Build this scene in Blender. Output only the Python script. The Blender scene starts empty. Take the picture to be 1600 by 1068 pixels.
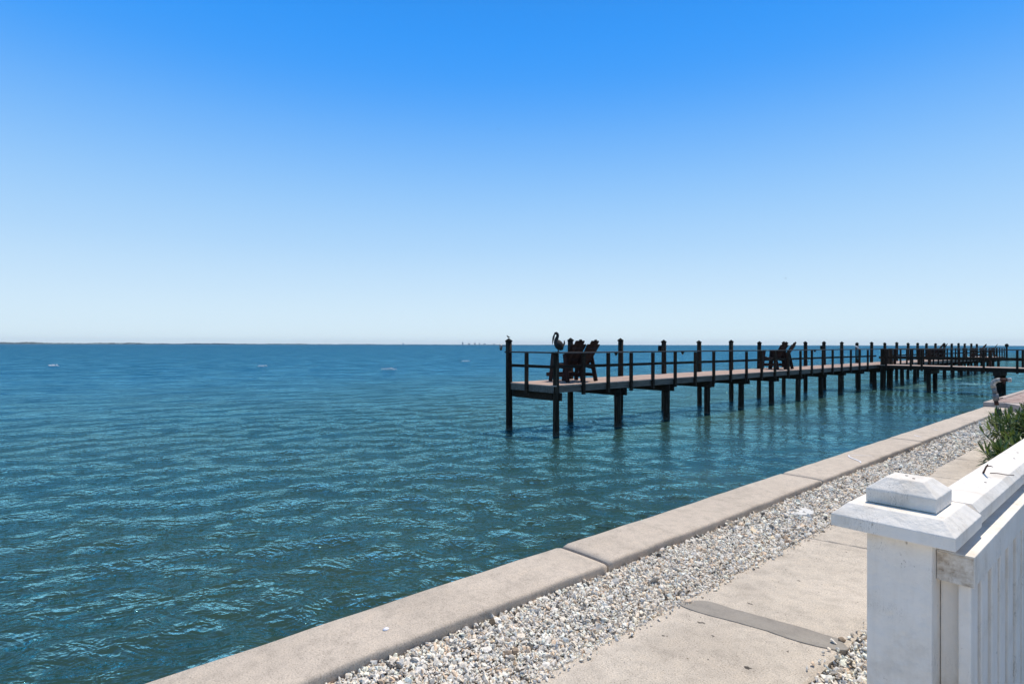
import bpy, bmesh, math, random
import numpy as np
from mathutils import Vector, Matrix
random.seed(7)
rng = np.random.default_rng(11)
sc = bpy.context.scene
col = sc.collection
R = math.radians

# ---------------------------------------------------------------- camera
CAM_Z = 2.75                      # metres above the water (water level is z = 0)
HEAD = 0.85159                    # heading, left of +Y (the seawall runs along +Y)
cam = bpy.data.cameras.new('camera')
cam.sensor_width = 36.0
cam.lens = 899.0/1600*36
cam.shift_y = 4.05/1600
cam.clip_start = 0.05
cam.clip_end = 40000
co = bpy.data.objects.new('camera', cam); col.objects.link(co)
_f = Vector((-math.sin(HEAD), math.cos(HEAD), 0)); _r = Vector((math.cos(HEAD), math.sin(HEAD), 0)); _z = Vector((0, 0, 1))
_k = 0.002
_x = (_r*math.cos(_k)+_z*math.sin(_k)); _y = (_z*math.cos(_k)-_r*math.sin(_k))
M = Matrix((( _x.x, _y.x, -_f.x, 0), (_x.y, _y.y, -_f.y, 0), (_x.z, _y.z, -_f.z, CAM_Z), (0, 0, 0, 1)))
co.matrix_world = M
sc.camera = co

# ---------------------------------------------------------------- sky, sun, exposure
SUN_EL, SUN_AZ = R(66), R(7)     # azimuth measured left of +Y
sd = Vector((-math.sin(SUN_AZ)*math.cos(SUN_EL), math.cos(SUN_AZ)*math.cos(SUN_EL), math.sin(SUN_EL)))
world = bpy.data.worlds.new('World'); sc.world = world; world.use_nodes = True
wn, wl = world.node_tree.nodes, world.node_tree.links
wn.clear()
sky = wn.new('ShaderNodeTexSky'); sky.sky_type = 'NISHITA'; sky.sun_disc = False
sky.sun_elevation = SUN_EL; sky.sun_rotation = -SUN_AZ
sky.air_density = 1.0; sky.dust_density = 0.4; sky.ozone_density = 3.0
bg = wn.new('ShaderNodeBackground'); bg.inputs['Strength'].default_value = 0.1
out = wn.new('ShaderNodeOutputWorld')
# the clear deep blue of this sky by elevation, with the Nishita sky's own falloff round the sun mixed in
tcw = wn.new('ShaderNodeTexCoord'); sepw = wn.new('ShaderNodeSeparateXYZ'); wl.new(tcw.outputs['Generated'], sepw.inputs[0])
rw = wn.new('ShaderNodeValToRGB'); wl.new(sepw.outputs['Z'], rw.inputs[0]); rw.color_ramp.interpolation = 'B_SPLINE'
SKYR = [(0.0, (0.74, 0.91, 1.0)), (0.03, (0.71, 0.885, 1.0)), (0.09, (0.60, 0.81, 1.0)), (0.16, (0.45, 0.71, 1.0)), (0.25, (0.29, 0.59, 1.0)), (0.34, (0.14, 0.45, 1.0)), (0.42, (0.045, 0.35, 1.0)), (0.52, (0.018, 0.30, 0.97)), (0.66, (0.05, 0.19, 0.50)), (1.0, (0.06, 0.14, 0.30))]
el_ = rw.color_ramp.elements
el_[0].position, el_[0].color = SKYR[0][0], (*SKYR[0][1], 1); el_[1].position, el_[1].color = SKYR[-1][0], (*SKYR[-1][1], 1)
for p_, c_ in SKYR[1:-1]: k_ = el_.new(p_); k_.color = (*c_, 1)
up_ = wn.new('ShaderNodeVectorMath'); up_.operation = 'SCALE'; up_.inputs['Scale'].default_value = 10.0; wl.new(rw.outputs[0], up_.inputs[0])
mxw = wn.new('ShaderNodeMix'); mxw.data_type = 'RGBA'; mxw.inputs[0].default_value = 0.06
wl.new(up_.outputs[0], mxw.inputs[6]); wl.new(sky.outputs[0], mxw.inputs[7])
wl.new(mxw.outputs[2], bg.inputs['Color']); wl.new(bg.outputs[0], out.inputs['Surface'])
sl = bpy.data.lights.new('sun', 'SUN'); sl.energy = 4.55; sl.angle = R(0.55); sl.color = (1.0, 0.92, 0.80)
so = bpy.data.objects.new('sun', sl); col.objects.link(so)
so.rotation_euler = sd.to_track_quat('Z', 'Y').to_euler()
so.location = (0, 0, 60)
sc.view_settings.view_transform = 'Standard'; sc.view_settings.look = 'None'
sc.view_settings.exposure = 0.0; sc.view_settings.gamma = 1.0
sc.view_settings.use_curve_mapping = False

# ---------------------------------------------------------------- materials
def nt(name):
    m = bpy.data.materials.new(name); m.use_nodes = True
    n, l = m.node_tree.nodes, m.node_tree.links
    return m, n, l, n['Principled BSDF']

def noise(n, l, vec, scale, detail=4, rough=0.55, dim='3D', dist=0.0):
    t = n.new('ShaderNodeTexNoise'); t.inputs['Scale'].default_value = scale
    t.inputs['Detail'].default_value = detail; t.inputs['Roughness'].default_value = rough
    t.inputs['Distortion'].default_value = dist
    if vec is not None: l.new(vec, t.inputs['Vector'])
    return t

def ramp(n, l, src, stops):
    r = n.new('ShaderNodeValToRGB'); e = r.color_ramp.elements
    e[0].position, e[0].color = stops[0][0], (*stops[0][1], 1)
    e[1].position, e[1].color = stops[-1][0], (*stops[-1][1], 1)
    for p, c in stops[1:-1]:
        k = e.new(p); k.color = (*c, 1)
    l.new(src, r.inputs[0]); return r

def mapping(n, l, scale=(1, 1, 1), rot=(0, 0, 0), obj=False):
    tc = n.new('ShaderNodeTexCoord'); g = n.new('ShaderNodeNewGeometry')
    mp = n.new('ShaderNodeMapping'); mp.inputs['Scale'].default_value = scale; mp.inputs['Rotation'].default_value = rot
    l.new(tc.outputs['Object'] if obj else g.outputs['Position'], mp.inputs['Vector'])
    return mp.outputs[0]

def mixc(n, l, a, b, fac, mode='MIX'):
    m = n.new('ShaderNodeMix'); m.data_type = 'RGBA'; m.blend_type = mode
    for s, i in ((a, 6), (b, 7), (fac, 0)):
        if isinstance(s, (int, float)): m.inputs[i].default_value = s
        elif isinstance(s, tuple): m.inputs[i].default_value = (*s, 1)
        else: l.new(s, m.inputs[i])
    return m.outputs[2]

def bump(n, l, bs, h, strength, dist, prev=None):
    b = n.new('ShaderNodeBump'); b.inputs['Strength'].default_value = strength; b.inputs['Distance'].default_value = dist
    l.new(h, b.inputs['Height'])
    if prev is not None: l.new(prev, b.inputs['Normal'])
    l.new(b.outputs[0], bs.inputs['Normal']); return b.outputs[0]

def mat_concrete(name, c1, c2, c3, speck=0.5, rough=0.9, brush=None, spots=True):
    m, n, l, bs = nt(name)
    v = mapping(n, l)
    big = noise(n, l, v, 1.3, 5, 0.6)
    cr = ramp(n, l, big.outputs[0], [(0.3, c1), (0.5, c2), (0.72, c3)])
    mid = noise(n, l, v, 9, 6, 0.7)
    mr = ramp(n, l, mid.outputs[0], [(0.3, (0.74,)*3), (0.52, (1, 1, 1)), (0.7, (1.08, 1.06, 1.03))])
    c = mixc(n, l, cr.outputs[0], mr.outputs[0], 0.8, 'MULTIPLY')
    fine = noise(n, l, v, 130, 4, 0.7)
    fr = ramp(n, l, fine.outputs[0], [(0.34, (0.40, 0.38, 0.36)), (0.46, (0.95, 0.95, 0.95)), (0.56, (1.02, 1.02, 1.02)), (0.68, (1.45, 1.43, 1.4))])
    c = mixc(n, l, c, fr.outputs[0], speck, 'MULTIPLY')
    if spots:
        sp = noise(n, l, v, 17, 3, 0.5)
        sr = ramp(n, l, sp.outputs[0], [(0.70, (0, 0, 0)), (0.735, (1, 1, 1))])
        c = mixc(n, l, c, (0.07, 0.06, 0.05), sr.outputs[0])
    l.new(c, bs.inputs['Base Color']); bs.inputs['Roughness'].default_value = rough
    bs.inputs['Specular IOR Level'].default_value = 0.25
    b0 = bump(n, l, bs, fine.outputs[0], 0.5, 0.003)
    bump(n, l, bs, mid.outputs[0], 0.4, 0.01, b0)
    return m

def mat_wood(name, cd, cm, cl, axis=0, rough=0.85, vary=0.35, spec=0.2):
    m, n, l, bs = nt(name)
    s = [22, 22, 22]; s[axis] = 1.6
    v = mapping(n, l, tuple(s), obj=False)
    g = noise(n, l, v, 1.0, 6, 0.65, dist=0.4)
    cr = ramp(n, l, g.outputs[0], [(0.28, cd), (0.5, cm), (0.72, cl)])
    oi = n.new('ShaderNodeObjectInfo')
    rr = ramp(n, l, oi.outputs['Random'], [(0, (1-vary,)*3), (1, (1+vary*0.6,)*3)])
    c = mixc(n, l, cr.outputs[0], rr.outputs[0], 1.0, 'MULTIPLY')
    l.new(c, bs.inputs['Base Color']); bs.inputs['Roughness'].default_value = rough
    bs.inputs['Specular IOR Level'].default_value = spec
    bump(n, l, bs, g.outputs[0], 0.5, 0.006)
    return m

def tide(m, col_, zt=0.55):
    n, l = m.node_tree.nodes, m.node_tree.links; bs = n['Principled BSDF']
    src = bs.inputs['Base Color'].links[0].from_socket
    g = n.new('ShaderNodeNewGeometry'); sx = n.new('ShaderNodeSeparateXYZ'); l.new(g.outputs['Position'], sx.inputs[0])
    t = noise(n, l, mapping(n, l), 26, 5, 0.7)
    ma = n.new('ShaderNodeMath'); ma.operation = 'MULTIPLY_ADD'; ma.inputs[1].default_value = -1.1; ma.inputs[2].default_value = 0.5+zt*1.1-0.45; l.new(sx.outputs['Z'], ma.inputs[0])
    ad = n.new('ShaderNodeMath'); ad.operation = 'ADD'; l.new(ma.outputs[0], ad.inputs[0]); l.new(t.outputs[0], ad.inputs[1])
    mr = n.new('ShaderNodeMapRange'); mr.inputs[1].default_value = 1.02; mr.inputs[2].default_value = 1.16; l.new(ad.outputs[0], mr.inputs[0])
    l.new(mixc(n, l, src, col_, mr.outputs[0]), bs.inputs['Base Color'])

def mat_plain(name, c, rough=0.6, metal=0.0, var=0.25, scale=30, spec=0.4):
    m, n, l, bs = nt(name)
    v = mapping(n, l)
    g = noise(n, l, v, scale, 5, 0.6)
    lo = tuple(x*(1-var) for x in c); hi = tuple(min(1, x*(1+var)) for x in c)
    cr = ramp(n, l, g.outputs[0], [(0.3, lo), (0.7, hi)])
    l.new(cr.outputs[0], bs.inputs['Base Color'])
    bs.inputs['Roughness'].default_value = rough; bs.inputs['Metallic'].default_value = metal
    bs.inputs['Specular IOR Level'].default_value = spec
    bump(n, l, bs, g.outputs[0], 0.3, 0.003)
    return m

def mat_paint():
    m, n, l, bs = nt('weathered_white_paint')
    v = mapping(n, l)
    big = noise(n, l, v, 5, 6, 0.65)
    cr = ramp(n, l, big.outputs[0], [(0.3, (0.66, 0.585, 0.49)), (0.46, (0.80, 0.735, 0.645)), (0.7, (0.84, 0.78, 0.70))])
    v2 = mapping(n, l, (26, 26, 3))
    st = noise(n, l, v2, 1.0, 5, 0.7)
    sr = ramp(n, l, st.outputs[0], [(0.3, (0.86, 0.84, 0.81)), (0.55, (1, 1, 1))])
    c = mixc(n, l, cr.outputs[0], sr.outputs[0], 0.4, 'MULTIPLY')
    # worn-through and rusty flecks
    w = noise(n, l, v, 16, 7, 0.8)
    wr = ramp(n, l, w.outputs[0], [(0.655, (0, 0, 0)), (0.70, (1, 1, 1))])
    c = mixc(n, l, c, (0.30, 0.25, 0.20), wr.outputs[0])
    ck = noise(n, l, mapping(n, l, (70, 70, 9)), 1.0, 4, 0.7, dist=1.5)
    ca = n.new('ShaderNodeMath'); ca.operation = 'SUBTRACT'; ca.inputs[1].default_value = 0.5; l.new(ck.outputs[0], ca.inputs[0])
    cb = n.new('ShaderNodeMath'); cb.operation = 'ABSOLUTE'; l.new(ca.outputs[0], cb.inputs[0])
    gate = noise(n, l, v, 7, 2, 0.5)
    g0 = n.new('ShaderNodeMapRange'); g0.inputs[1].default_value = 0.52; g0.inputs[2].default_value = 0.66; g0.inputs[3].default_value = 0; g0.inputs[4].default_value = 0.011; l.new(gate.outputs[0], g0.inputs[0])
    lt = n.new('ShaderNodeMath'); lt.operation = 'LESS_THAN'; l.new(cb.outputs[0], lt.inputs[0]); l.new(g0.outputs[0], lt.inputs[1])
    c = mixc(n, l, c, (0.42, 0.37, 0.31), lt.outputs[0])
    l.new(c, bs.inputs['Base Color']); bs.inputs['Roughness'].default_value = 0.62
    bs.inputs['Specular IOR Level'].default_value = 0.3
    f = noise(n, l, v, 60, 5, 0.7)
    b0 = bump(n, l, bs, f.outputs[0], 0.35, 0.004)
    b1 = bump(n, l, bs, st.outputs[0], 0.2, 0.004, b0)
    dn = noise(n, l, v, 22, 3, 0.5)
    b2 = bump(n, l, bs, dn.outputs[0], 0.5, 0.012, b1)
    inv = n.new('ShaderNodeMath'); inv.operation = 'MULTIPLY'; inv.inputs[1].default_value = -1; l.new(wr.outputs[0], inv.inputs[0])
    bump(n, l, bs, inv.outputs[0], 0.6, 0.003, b2)
    return m

def mat_worn():
    m, n, l, bs = nt('worn_paint_on_sawn_wood')
    v = mapping(n, l)
    a = noise(n, l, v, 38, 6, 0.75)
    cr = ramp(n, l, a.outputs[0], [(0.32, (0.30, 0.22, 0.15)), (0.42, (0.56, 0.47, 0.37)), (0.52, (0.68, 0.60, 0.50)), (0.64, (0.80, 0.73, 0.64))])
    l.new(cr.outputs[0], bs.inputs['Base Color']); bs.inputs['Roughness'].default_value = 0.9
    bump(n, l, bs, a.outputs[0], 0.9, 0.01)
    return m

def mat_attr(name, rough=0.85, var=True, trans=0.0, bscale=90):
    m, n, l, bs = nt(name)
    a = n.new('ShaderNodeAttribute'); a.attribute_name = 'tint'
    v = mapping(n, l)
    g = noise(n, l, v, bscale, 3, 0.6)
    gr = ramp(n, l, g.outputs[0], [(0.3, (0.72,)*3), (0.6, (1.08,)*3)])
    c = mixc(n, l, a.outputs['Color'], gr.outputs[0], 1.0, 'MULTIPLY')
    l.new(c, bs.inputs['Base Color']); bs.inputs['Roughness'].default_value = rough
    bs.inputs['Specular IOR Level'].default_value = 0.3
    bump(n, l, bs, g.outputs[0], 0.4, 0.003)
    if trans: 
        tr = n.new('ShaderNodeBsdfTranslucent'); l.new(c, tr.inputs['Color'])
        mx = n.new('ShaderNodeMixShader'); mx.inputs[0].default_value = trans
        o = n['Material Output']; l.new(bs.outputs[0], mx.inputs[1]); l.new(tr.outputs[0], mx.inputs[2]); l.new(mx.outputs[0], o.inputs['Surface'])
    return m

def crest(n, l, stretch, deg):
    g = n.new('ShaderNodeNewGeometry'); mp = n.new('ShaderNodeMapping'); mp.vector_type = 'TEXTURE'
    mp.inputs['Scale'].default_value = (1.0, 1.0/stretch, 1.0); mp.inputs['Rotation'].default_value = (0, 0, R(deg))
    l.new(g.outputs['Position'], mp.inputs['Vector']); return mp.outputs[0]
WTINT = (0.38, 0.85, 1.0)
def mat_water():
    m, n, l, bs = nt('bay_water')
    bs.inputs['IOR'].default_value = 1.333; bs.inputs['Roughness'].default_value = 0.04
    bs.inputs['Specular IOR Level'].default_value = 0.5
    bs.inputs['Specular Tint'].default_value = (0.52, 0.84, 1.0, 1)
    at = n.new('ShaderNodeAttribute'); at.attribute_name = 'far'      # 0 where the mesh itself carries the waves
    # body colour: silty green over the shallows by the seawall, bluer where the bay deepens
    v = mapping(n, l, (1, 1, 1))
    big = noise(n, l, v, 0.12, 4, 0.6)
    cr = ramp(n, l, big.outputs[0], [(0.35, (0.018, 0.048, 0.042)), (0.65, (0.030, 0.056, 0.037))])
    geo = n.new('ShaderNodeNewGeometry'); sx = n.new('ShaderNodeSeparateXYZ'); l.new(geo.outputs['Position'], sx.inputs[0])
    dm = n.new('ShaderNodeMapRange'); dm.inputs[1].default_value = -6; dm.inputs[2].default_value = -55; dm.interpolation_type = 'SMOOTHSTEP'; l.new(sx.outputs['X'], dm.inputs[0])
    bc = mixc(n, l, cr.outputs[0], (0.008, 0.074, 0.150), dm.outputs[0])
    l.new(bc, bs.inputs['Base Color'])
    # ripples with sharp crests
    def ridge(scale, stretch, rot, detail):
        t = noise(n, l, crest(n, l, stretch, rot), scale, detail, 0.55, dist=0.5)
        a = n.new('ShaderNodeMath'); a.operation = 'MULTIPLY_ADD'; a.inputs[1].default_value = 2; a.inputs[2].default_value = -1; l.new(t.outputs[0], a.inputs[0])
        b = n.new('ShaderNodeMath'); b.operation = 'ABSOLUTE'; l.new(a.outputs[0], b.inputs[0])
        c = n.new('ShaderNodeMath'); c.operation = 'MULTIPLY_ADD'; c.inputs[1].default_value = -1; c.inputs[2].default_value = 1; l.new(b.outputs[0], c.inputs[0])
        return c.outputs[0]
    b0 = bump(n, l, bs, ridge(2.0, 0.5, -30, 3), 1.0, 0.125)
    b1 = bump(n, l, bs, ridge(4.6, 0.48, -68, 3), 1.0, 0.075, b0)
    b2 = bump(n, l, bs, ridge(10.0, 0.5, -5, 3), 1.0, 0.016, b1)
    lv = n.new('ShaderNodeAttribute'); lv.attribute_name = 'lively'
    for q in [x for x in n if x.type == 'BUMP']: l.new(lv.outputs['Fac'], q.inputs['Strength'])
    # beyond the meshed waves: the same slopes as a direct tilt of the normal
    vf = crest(n, l, 0.7, -38)
    f1 = noise(n, l, vf, 0.9, 6, 0.75)
    f0 = noise(n, l, crest(n, l, 0.8, -50), 0.3, 4, 0.7)
    fs_ = n.new('ShaderNodeVectorMath'); fs_.operation = 'ADD'; l.new(f1.outputs['Color'], fs_.inputs[0]); l.new(f0.outputs['Color'], fs_.inputs[1])
    sub = n.new('ShaderNodeVectorMath'); sub.operation = 'SUBTRACT'; sub.inputs[1].default_value = (1.0, 1.0, 1.0); l.new(fs_.outputs[0], sub.inputs[0])
    gust = noise(n, l, mapping(n, l, (1, 0.35, 1), (0, 0, R(-30))), 0.02, 4, 0.6)
    gm = n.new('ShaderNodeMapRange'); gm.inputs[1].default_value = 0.3; gm.inputs[2].default_value = 0.7; gm.inputs[3].default_value = 0.75; gm.inputs[4].default_value = 1.25
    l.new(gust.outputs[0], gm.inputs[0])
    am = n.new('ShaderNodeMath'); am.operation = 'MULTIPLY'; l.new(at.outputs['Fac'], am.inputs[0]); l.new(gm.outputs[0], am.inputs[1])
    am2 = n.new('ShaderNodeMath'); am2.operation = 'MULTIPLY'; am2.inputs[1].default_value = 2.8; l.new(am.outputs[0], am2.inputs[0])
    scl = n.new('ShaderNodeVectorMath'); scl.operation = 'SCALE'; l.new(sub.outputs[0], scl.inputs[0]); l.new(am2.outputs[0], scl.inputs['Scale'])
    flat = n.new('ShaderNodeVectorMath'); flat.operation = 'MULTIPLY'; flat.inputs[1].default_value = (1, 1, 0); l.new(scl.outputs[0], flat.inputs[0])
    add = n.new('ShaderNodeVectorMath'); add.operation = 'ADD'; l.new(b2, add.inputs[0]); l.new(flat.outputs[0], add.inputs[1])
    rg = n.new('ShaderNodeMapRange'); rg.inputs[3].default_value = 0.03; rg.inputs[4].default_value = 0.10; l.new(at.outputs['Fac'], rg.inputs[0]); l.new(rg.outputs[0], bs.inputs['Roughness'])
    nm = n.new('ShaderNodeVectorMath'); nm.operation = 'NORMALIZE'; l.new(add.outputs[0], nm.inputs[0])
    n.remove(bs)
    df = n.new('ShaderNodeBsdfDiffuse'); l.new(bc, df.inputs['Color'])
    gl = n.new('ShaderNodeBsdfGlossy'); gl.distribution = 'MULTI_GGX'; gl.inputs['Color'].default_value = (*WTINT, 1); l.new(rg.outputs[0], gl.inputs['Roughness'])
    fr = n.new('ShaderNodeFresnel'); fr.inputs['IOR'].default_value = 1.333
    mx = n.new('ShaderNodeMixShader'); at2 = n.new('ShaderNodeAttribute'); at2.attribute_name = 'farther'
    q1 = n.new('ShaderNodeMath'); q1.operation = 'MULTIPLY_ADD'; q1.inputs[1].default_value = -0.28; q1.inputs[2].default_value = 1.0; l.new(at.outputs['Fac'], q1.inputs[0])
    q2 = n.new('ShaderNodeMath'); q2.operation = 'MULTIPLY_ADD'; q2.inputs[1].default_value = -0.34; l.new(at2.outputs['Fac'], q2.inputs[0]); l.new(q1.outputs[0], q2.inputs[2])
    q3 = n.new('ShaderNodeMath'); q3.operation = 'MULTIPLY'; l.new(fr.outputs[0], q3.inputs[0]); l.new(q2.outputs[0], q3.inputs[1])     # waves hide part of the grazing glints
    wv = noise(n, l, crest(n, l, 0.6, -40), 0.33, 6, 0.8)
    wr_ = n.new('ShaderNodeMapRange'); wr_.inputs[1].default_value = 0.36; wr_.inputs[2].default_value = 0.64; wr_.inputs[3].default_value = -0.75; wr_.inputs[4].default_value = 0.75; l.new(wv.outputs[0], wr_.inputs[0])
    w2 = n.new('ShaderNodeMath'); w2.operation = 'MULTIPLY'; l.new(wr_.outputs[0], w2.inputs[0]); l.new(at.outputs['Fac'], w2.inputs[1])
    w3 = n.new('ShaderNodeMath'); w3.operation = 'ADD'; w3.inputs[1].default_value = 1.0; l.new(w2.outputs[0], w3.inputs[0])
    w4 = n.new('ShaderNodeMath'); w4.operation = 'MULTIPLY'; w4.use_clamp = True; l.new(q3.outputs[0], w4.inputs[0]); l.new(w3.outputs[0], w4.inputs[1])
    l.new(w4.outputs[0], mx.inputs[0]); l.new(df.outputs[0], mx.inputs[1]); l.new(gl.outputs[0], mx.inputs[2])
    for q in (gl, fr): l.new(nm.outputs[0], q.inputs['Normal'])
    l.new(mx.outputs[0], n['Material Output'].inputs['Surface'])
    return m

MT = {}
MT['cap'] = mat_concrete('seawall_cap_concrete', (0.45, 0.38, 0.305), (0.52, 0.44, 0.355), (0.565, 0.48, 0.39), 0.7, spots=False)
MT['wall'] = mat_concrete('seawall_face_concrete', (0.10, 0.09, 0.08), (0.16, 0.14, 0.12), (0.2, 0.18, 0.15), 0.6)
MT['slab'] = mat_concrete('path_concrete', (0.47, 0.405, 0.33), (0.545, 0.475, 0.39), (0.61, 0.53, 0.44), 0.85)
MT['bounce_slab'] = mat_concrete('pale_bounce_concrete', (0.56, 0.48, 0.39), (0.64, 0.56, 0.46), (0.70, 0.61, 0.50), 0.5)
MT['patch'] = mat_concrete('grey_mortar', (0.27, 0.24, 0.205), (0.31, 0.28, 0.24), (0.35, 0.315, 0.27), 0.25, spots=False)
MT['soil'] = mat_concrete('sandy_soil', (0.10, 0.085, 0.07), (0.16, 0.14, 0.115), (0.22, 0.19, 0.16), 0.8)
MT['terrace'] = mat_concrete('terrace_concrete', (0.36, 0.30, 0.26), (0.45, 0.38, 0.33), (0.52, 0.44, 0.38), 0.6)
MT['paver'] = mat_attr('paver_brick', 0.9, bscale=40)
MT['pile'] = mat_wood('dark_creosote_pile', (0.009, 0.006, 0.004), (0.026, 0.017, 0.010), (0.095, 0.068, 0.045), 2)
MT['railwood'] = mat_wood('dark_rail_wood', (0.012, 0.008, 0.005), (0.030, 0.018, 0.011), (0.065, 0.042, 0.028), 1)
MT['toprail'] = mat_wood('grey_top_rail_wood', (0.06, 0.045, 0.04), (0.11, 0.085, 0.075), (0.18, 0.145, 0.13), 1)
MT['fascia'] = mat_wood('grey_fascia_wood', (0.07, 0.056, 0.046), (0.14, 0.115, 0.095), (0.22, 0.185, 0.155), 1, vary=0.2)
MT['deck'] = mat_wood('weathered_deck_wood', (0.34, 0.235, 0.18), (0.46, 0.33, 0.26), (0.56, 0.42, 0.33), 0, vary=0.1)
MT['chair'] = mat_wood('brown_chair_wood', (0.018, 0.009, 0.007), (0.035, 0.016, 0.012), (0.065, 0.03, 0.022), 2)
MT['black'] = mat_plain('black_plastic', (0.008, 0.008, 0.008), 0.9, spec=0.1)
MT['paint'] = mat_paint()
MT['stain'] = mat_wood('bare_stained_wood', (0.22, 0.15, 0.095), (0.42, 0.32, 0.22), (0.60, 0.50, 0.38), 0, vary=0.05)
MT['worn'] = mat_worn()
MT['pvc'] = mat_plain('grey_pipe', (0.17, 0.165, 0.16), 0.5, var=0.5, scale=25)
MT['pvcw'] = mat_plain('white_pipe', (0.34, 0.325, 0.30), 0.6, var=0.7, scale=22)
MT['rust'] = mat_plain('rusty_dark_metal', (0.06, 0.025, 0.018), 0.7, 0.3, var=0.5)
MT['gravel'] = mat_attr('white_gravel', 0.85)
MT['leaf'] = mat_attr('oleander_leaf', 0.38, trans=0.25)
MT['dry'] = mat_attr('dry_leaf', 0.9)
MT['feather'] = mat_plain('brown_pelican_feathers', (0.022, 0.017, 0.015), 0.8, var=0.5, scale=40)
MT['bill'] = mat_plain('pelican_bill', (0.07, 0.055, 0.045), 0.5)
MT['gull'] = mat_plain('grey_gull_feathers', (0.25, 0.25, 0.26), 0.8)
MT['teal'] = mat_plain('teal_cloth', (0.03, 0.14, 0.17), 0.8, var=0.3, scale=12)
MT['whitep'] = mat_plain('white_plastic', (0.6, 0.6, 0.6), 0.5)
MT['shell'] = mat_plain('white_shell', (0.8, 0.78, 0.8), 0.4, var=0.1)
MT['flatrock'] = mat_plain('pale_flat_rock', (0.62, 0.6, 0.56), 0.9, var=0.2)
MT['metal'] = mat_plain('galvanised_metal', (0.25, 0.25, 0.25), 0.45, 0.8)
MT['shore'] = mat_plain('far_shore_haze_paled_trees', (0.17, 0.19, 0.165), 0.9, var=0.7, scale=0.03)  # trees and houses, with the paleness of haze put into their colour
MT['bldg'] = mat_plain('pale_far_stucco', (0.72, 0.70, 0.66), 0.8, var=0.15, scale=0.1)
MT['glass'] = mat_plain('far_window_glass', (0.30, 0.31, 0.32), 0.3)
MT['foam'] = mat_plain('white_foam', (0.72, 0.74, 0.75), 0.9, var=0.1, scale=20)
MT['water'] = mat_water()
tide(MT['pile'], (0.085, 0.08, 0.06)); tide(MT['wall'], (0.05, 0.06, 0.035), 0.6)

# ---------------------------------------------------------------- mesh helpers
class MB:
    def __init__(s): s.v = []; s.f = []; s.m = []
    def add(s, vs, fs, mi=0):
        k = len(s.v); s.v += [tuple(v) for v in vs]; s.f += [tuple(i+k for i in f) for f in fs]; s.m += [mi]*len(fs); return s
    def box(s, a, b, mi=0):
        (x0, y0, z0), (x1, y1, z1) = a, b
        vs = [(x0,y0,z0),(x1,y0,z0),(x1,y1,z0),(x0,y1,z0),(x0,y0,z1),(x1,y0,z1),(x1,y1,z1),(x0,y1,z1)]
        return s.add(vs, [(0,3,2,1),(4,5,6,7),(0,1,5,4),(1,2,6,5),(2,3,7,6),(3,0,4,7)], mi)
    def bar(s, p, q, w, h, mi=0, up=(0,0,1)):
        # rectangular bar from p to q: w across, h along "up"
        p, q = Vector(p), Vector(q); d = (q-p).normalized(); u = Vector(up)
        sd_ = d.cross(u); 
        if sd_.length < 1e-4: u = Vector((1,0,0)); sd_ = d.cross(u)
        sd_.normalize(); u = sd_.cross(d).normalized()
        vs = []
        for c in (p, q):
            for a, b in ((-1,-1),(1,-1),(1,1),(-1,1)): vs.append(c+sd_*a*w/2+u*b*h/2)
        return s.add(vs, [(0,1,2,3),(7,6,5,4),(0,4,5,1),(1,5,6,2),(2,6,7,3),(3,7,4,0)], mi)
    def loft(s, pts, rad, seg=12, mi=0, caps=True, sq=1.0):
        pts = [Vector(p) for p in pts]; n = len(pts); vs = []; fs = []
        prev = None
        for i, p in enumerate(pts):
            d = (pts[min(i+1, n-1)]-pts[max(i-1, 0)]).normalized()
            if prev is None:
                a = Vector((1,0,0)) if abs(d.x) < 0.8 else Vector((0,1,0))
            else: a = prev
            e1 = (a-d*a.dot(d)).normalized(); e2 = d.cross(e1); prev = e1
            r = rad[i] if not isinstance(rad, (int, float)) else rad
            ra, rb = r if isinstance(r, tuple) else (r, r)
            for k in range(seg):
                t = 2*math.pi*k/seg
                vs.append(p+e1*ra*math.cos(t)+e2*rb*math.sin(t))
        for i in range(n-1):
            for k in range(seg):
                a, b = i*seg+k, i*seg+(k+1)%seg
                fs.append((a, b, b+seg, a+seg))
        if caps: fs += [tuple(range(seg))[::-1], tuple(range((n-1)*seg, n*seg))]
        return s.add(vs, fs, mi)
    def prism(s, outline, z0, z1, mi=0):
        n = len(outline); vs = [(x, y, z0) for x, y in outline]+[(x, y, z1) for x, y in outline]
        fs = [tuple(range(n))[::-1], tuple(range(n, 2*n))]+[(i, (i+1) % n, (i+1) % n+n, i+n) for i in range(n)]
        return s.add(vs, fs, mi)
    def extrude_y(s, prof, y0, y1, mi=0):
        n = len(prof); vs = [(x, y0, z) for x, z in prof]+[(x, y1, z) for x, z in prof]
        fs = [tuple(range(n)), tuple(range(n, 2*n))[::-1]]+[(i, i+n, (i+1) % n+n, (i+1) % n) for i in range(n)]
        return s.add(vs, fs, mi)
    def build(s, name, mats, parent=None, bevel=0, smooth=False, loc=None, kind=None, segs=2, fix=True):
        me = bpy.data.meshes.new(name); me.from_pydata(s.v, [], s.f)
        if not isinstance(mats, (list, tuple)): mats = [mats]
        for m in mats: me.materials.append(m)
        if len(mats) > 1: me.polygons.foreach_set('material_index', s.m)
        bm = bmesh.new(); bm.from_mesh(me)
        if fix: bmesh.ops.recalc_face_normals(bm, faces=bm.faces)
        if bevel:
            bmesh.ops.bevel(bm, geom=[e for e in bm.edges if len(e.link_faces) == 2 and e.calc_face_angle(0) > 0.3], offset=bevel, segments=segs, affect='EDGES', profile=0.6)
        bm.to_mesh(me); bm.free()
        if smooth: me.polygons.foreach_set('use_smooth', [True]*len(me.polygons))
        return link(name, me, parent, loc, kind)

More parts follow.
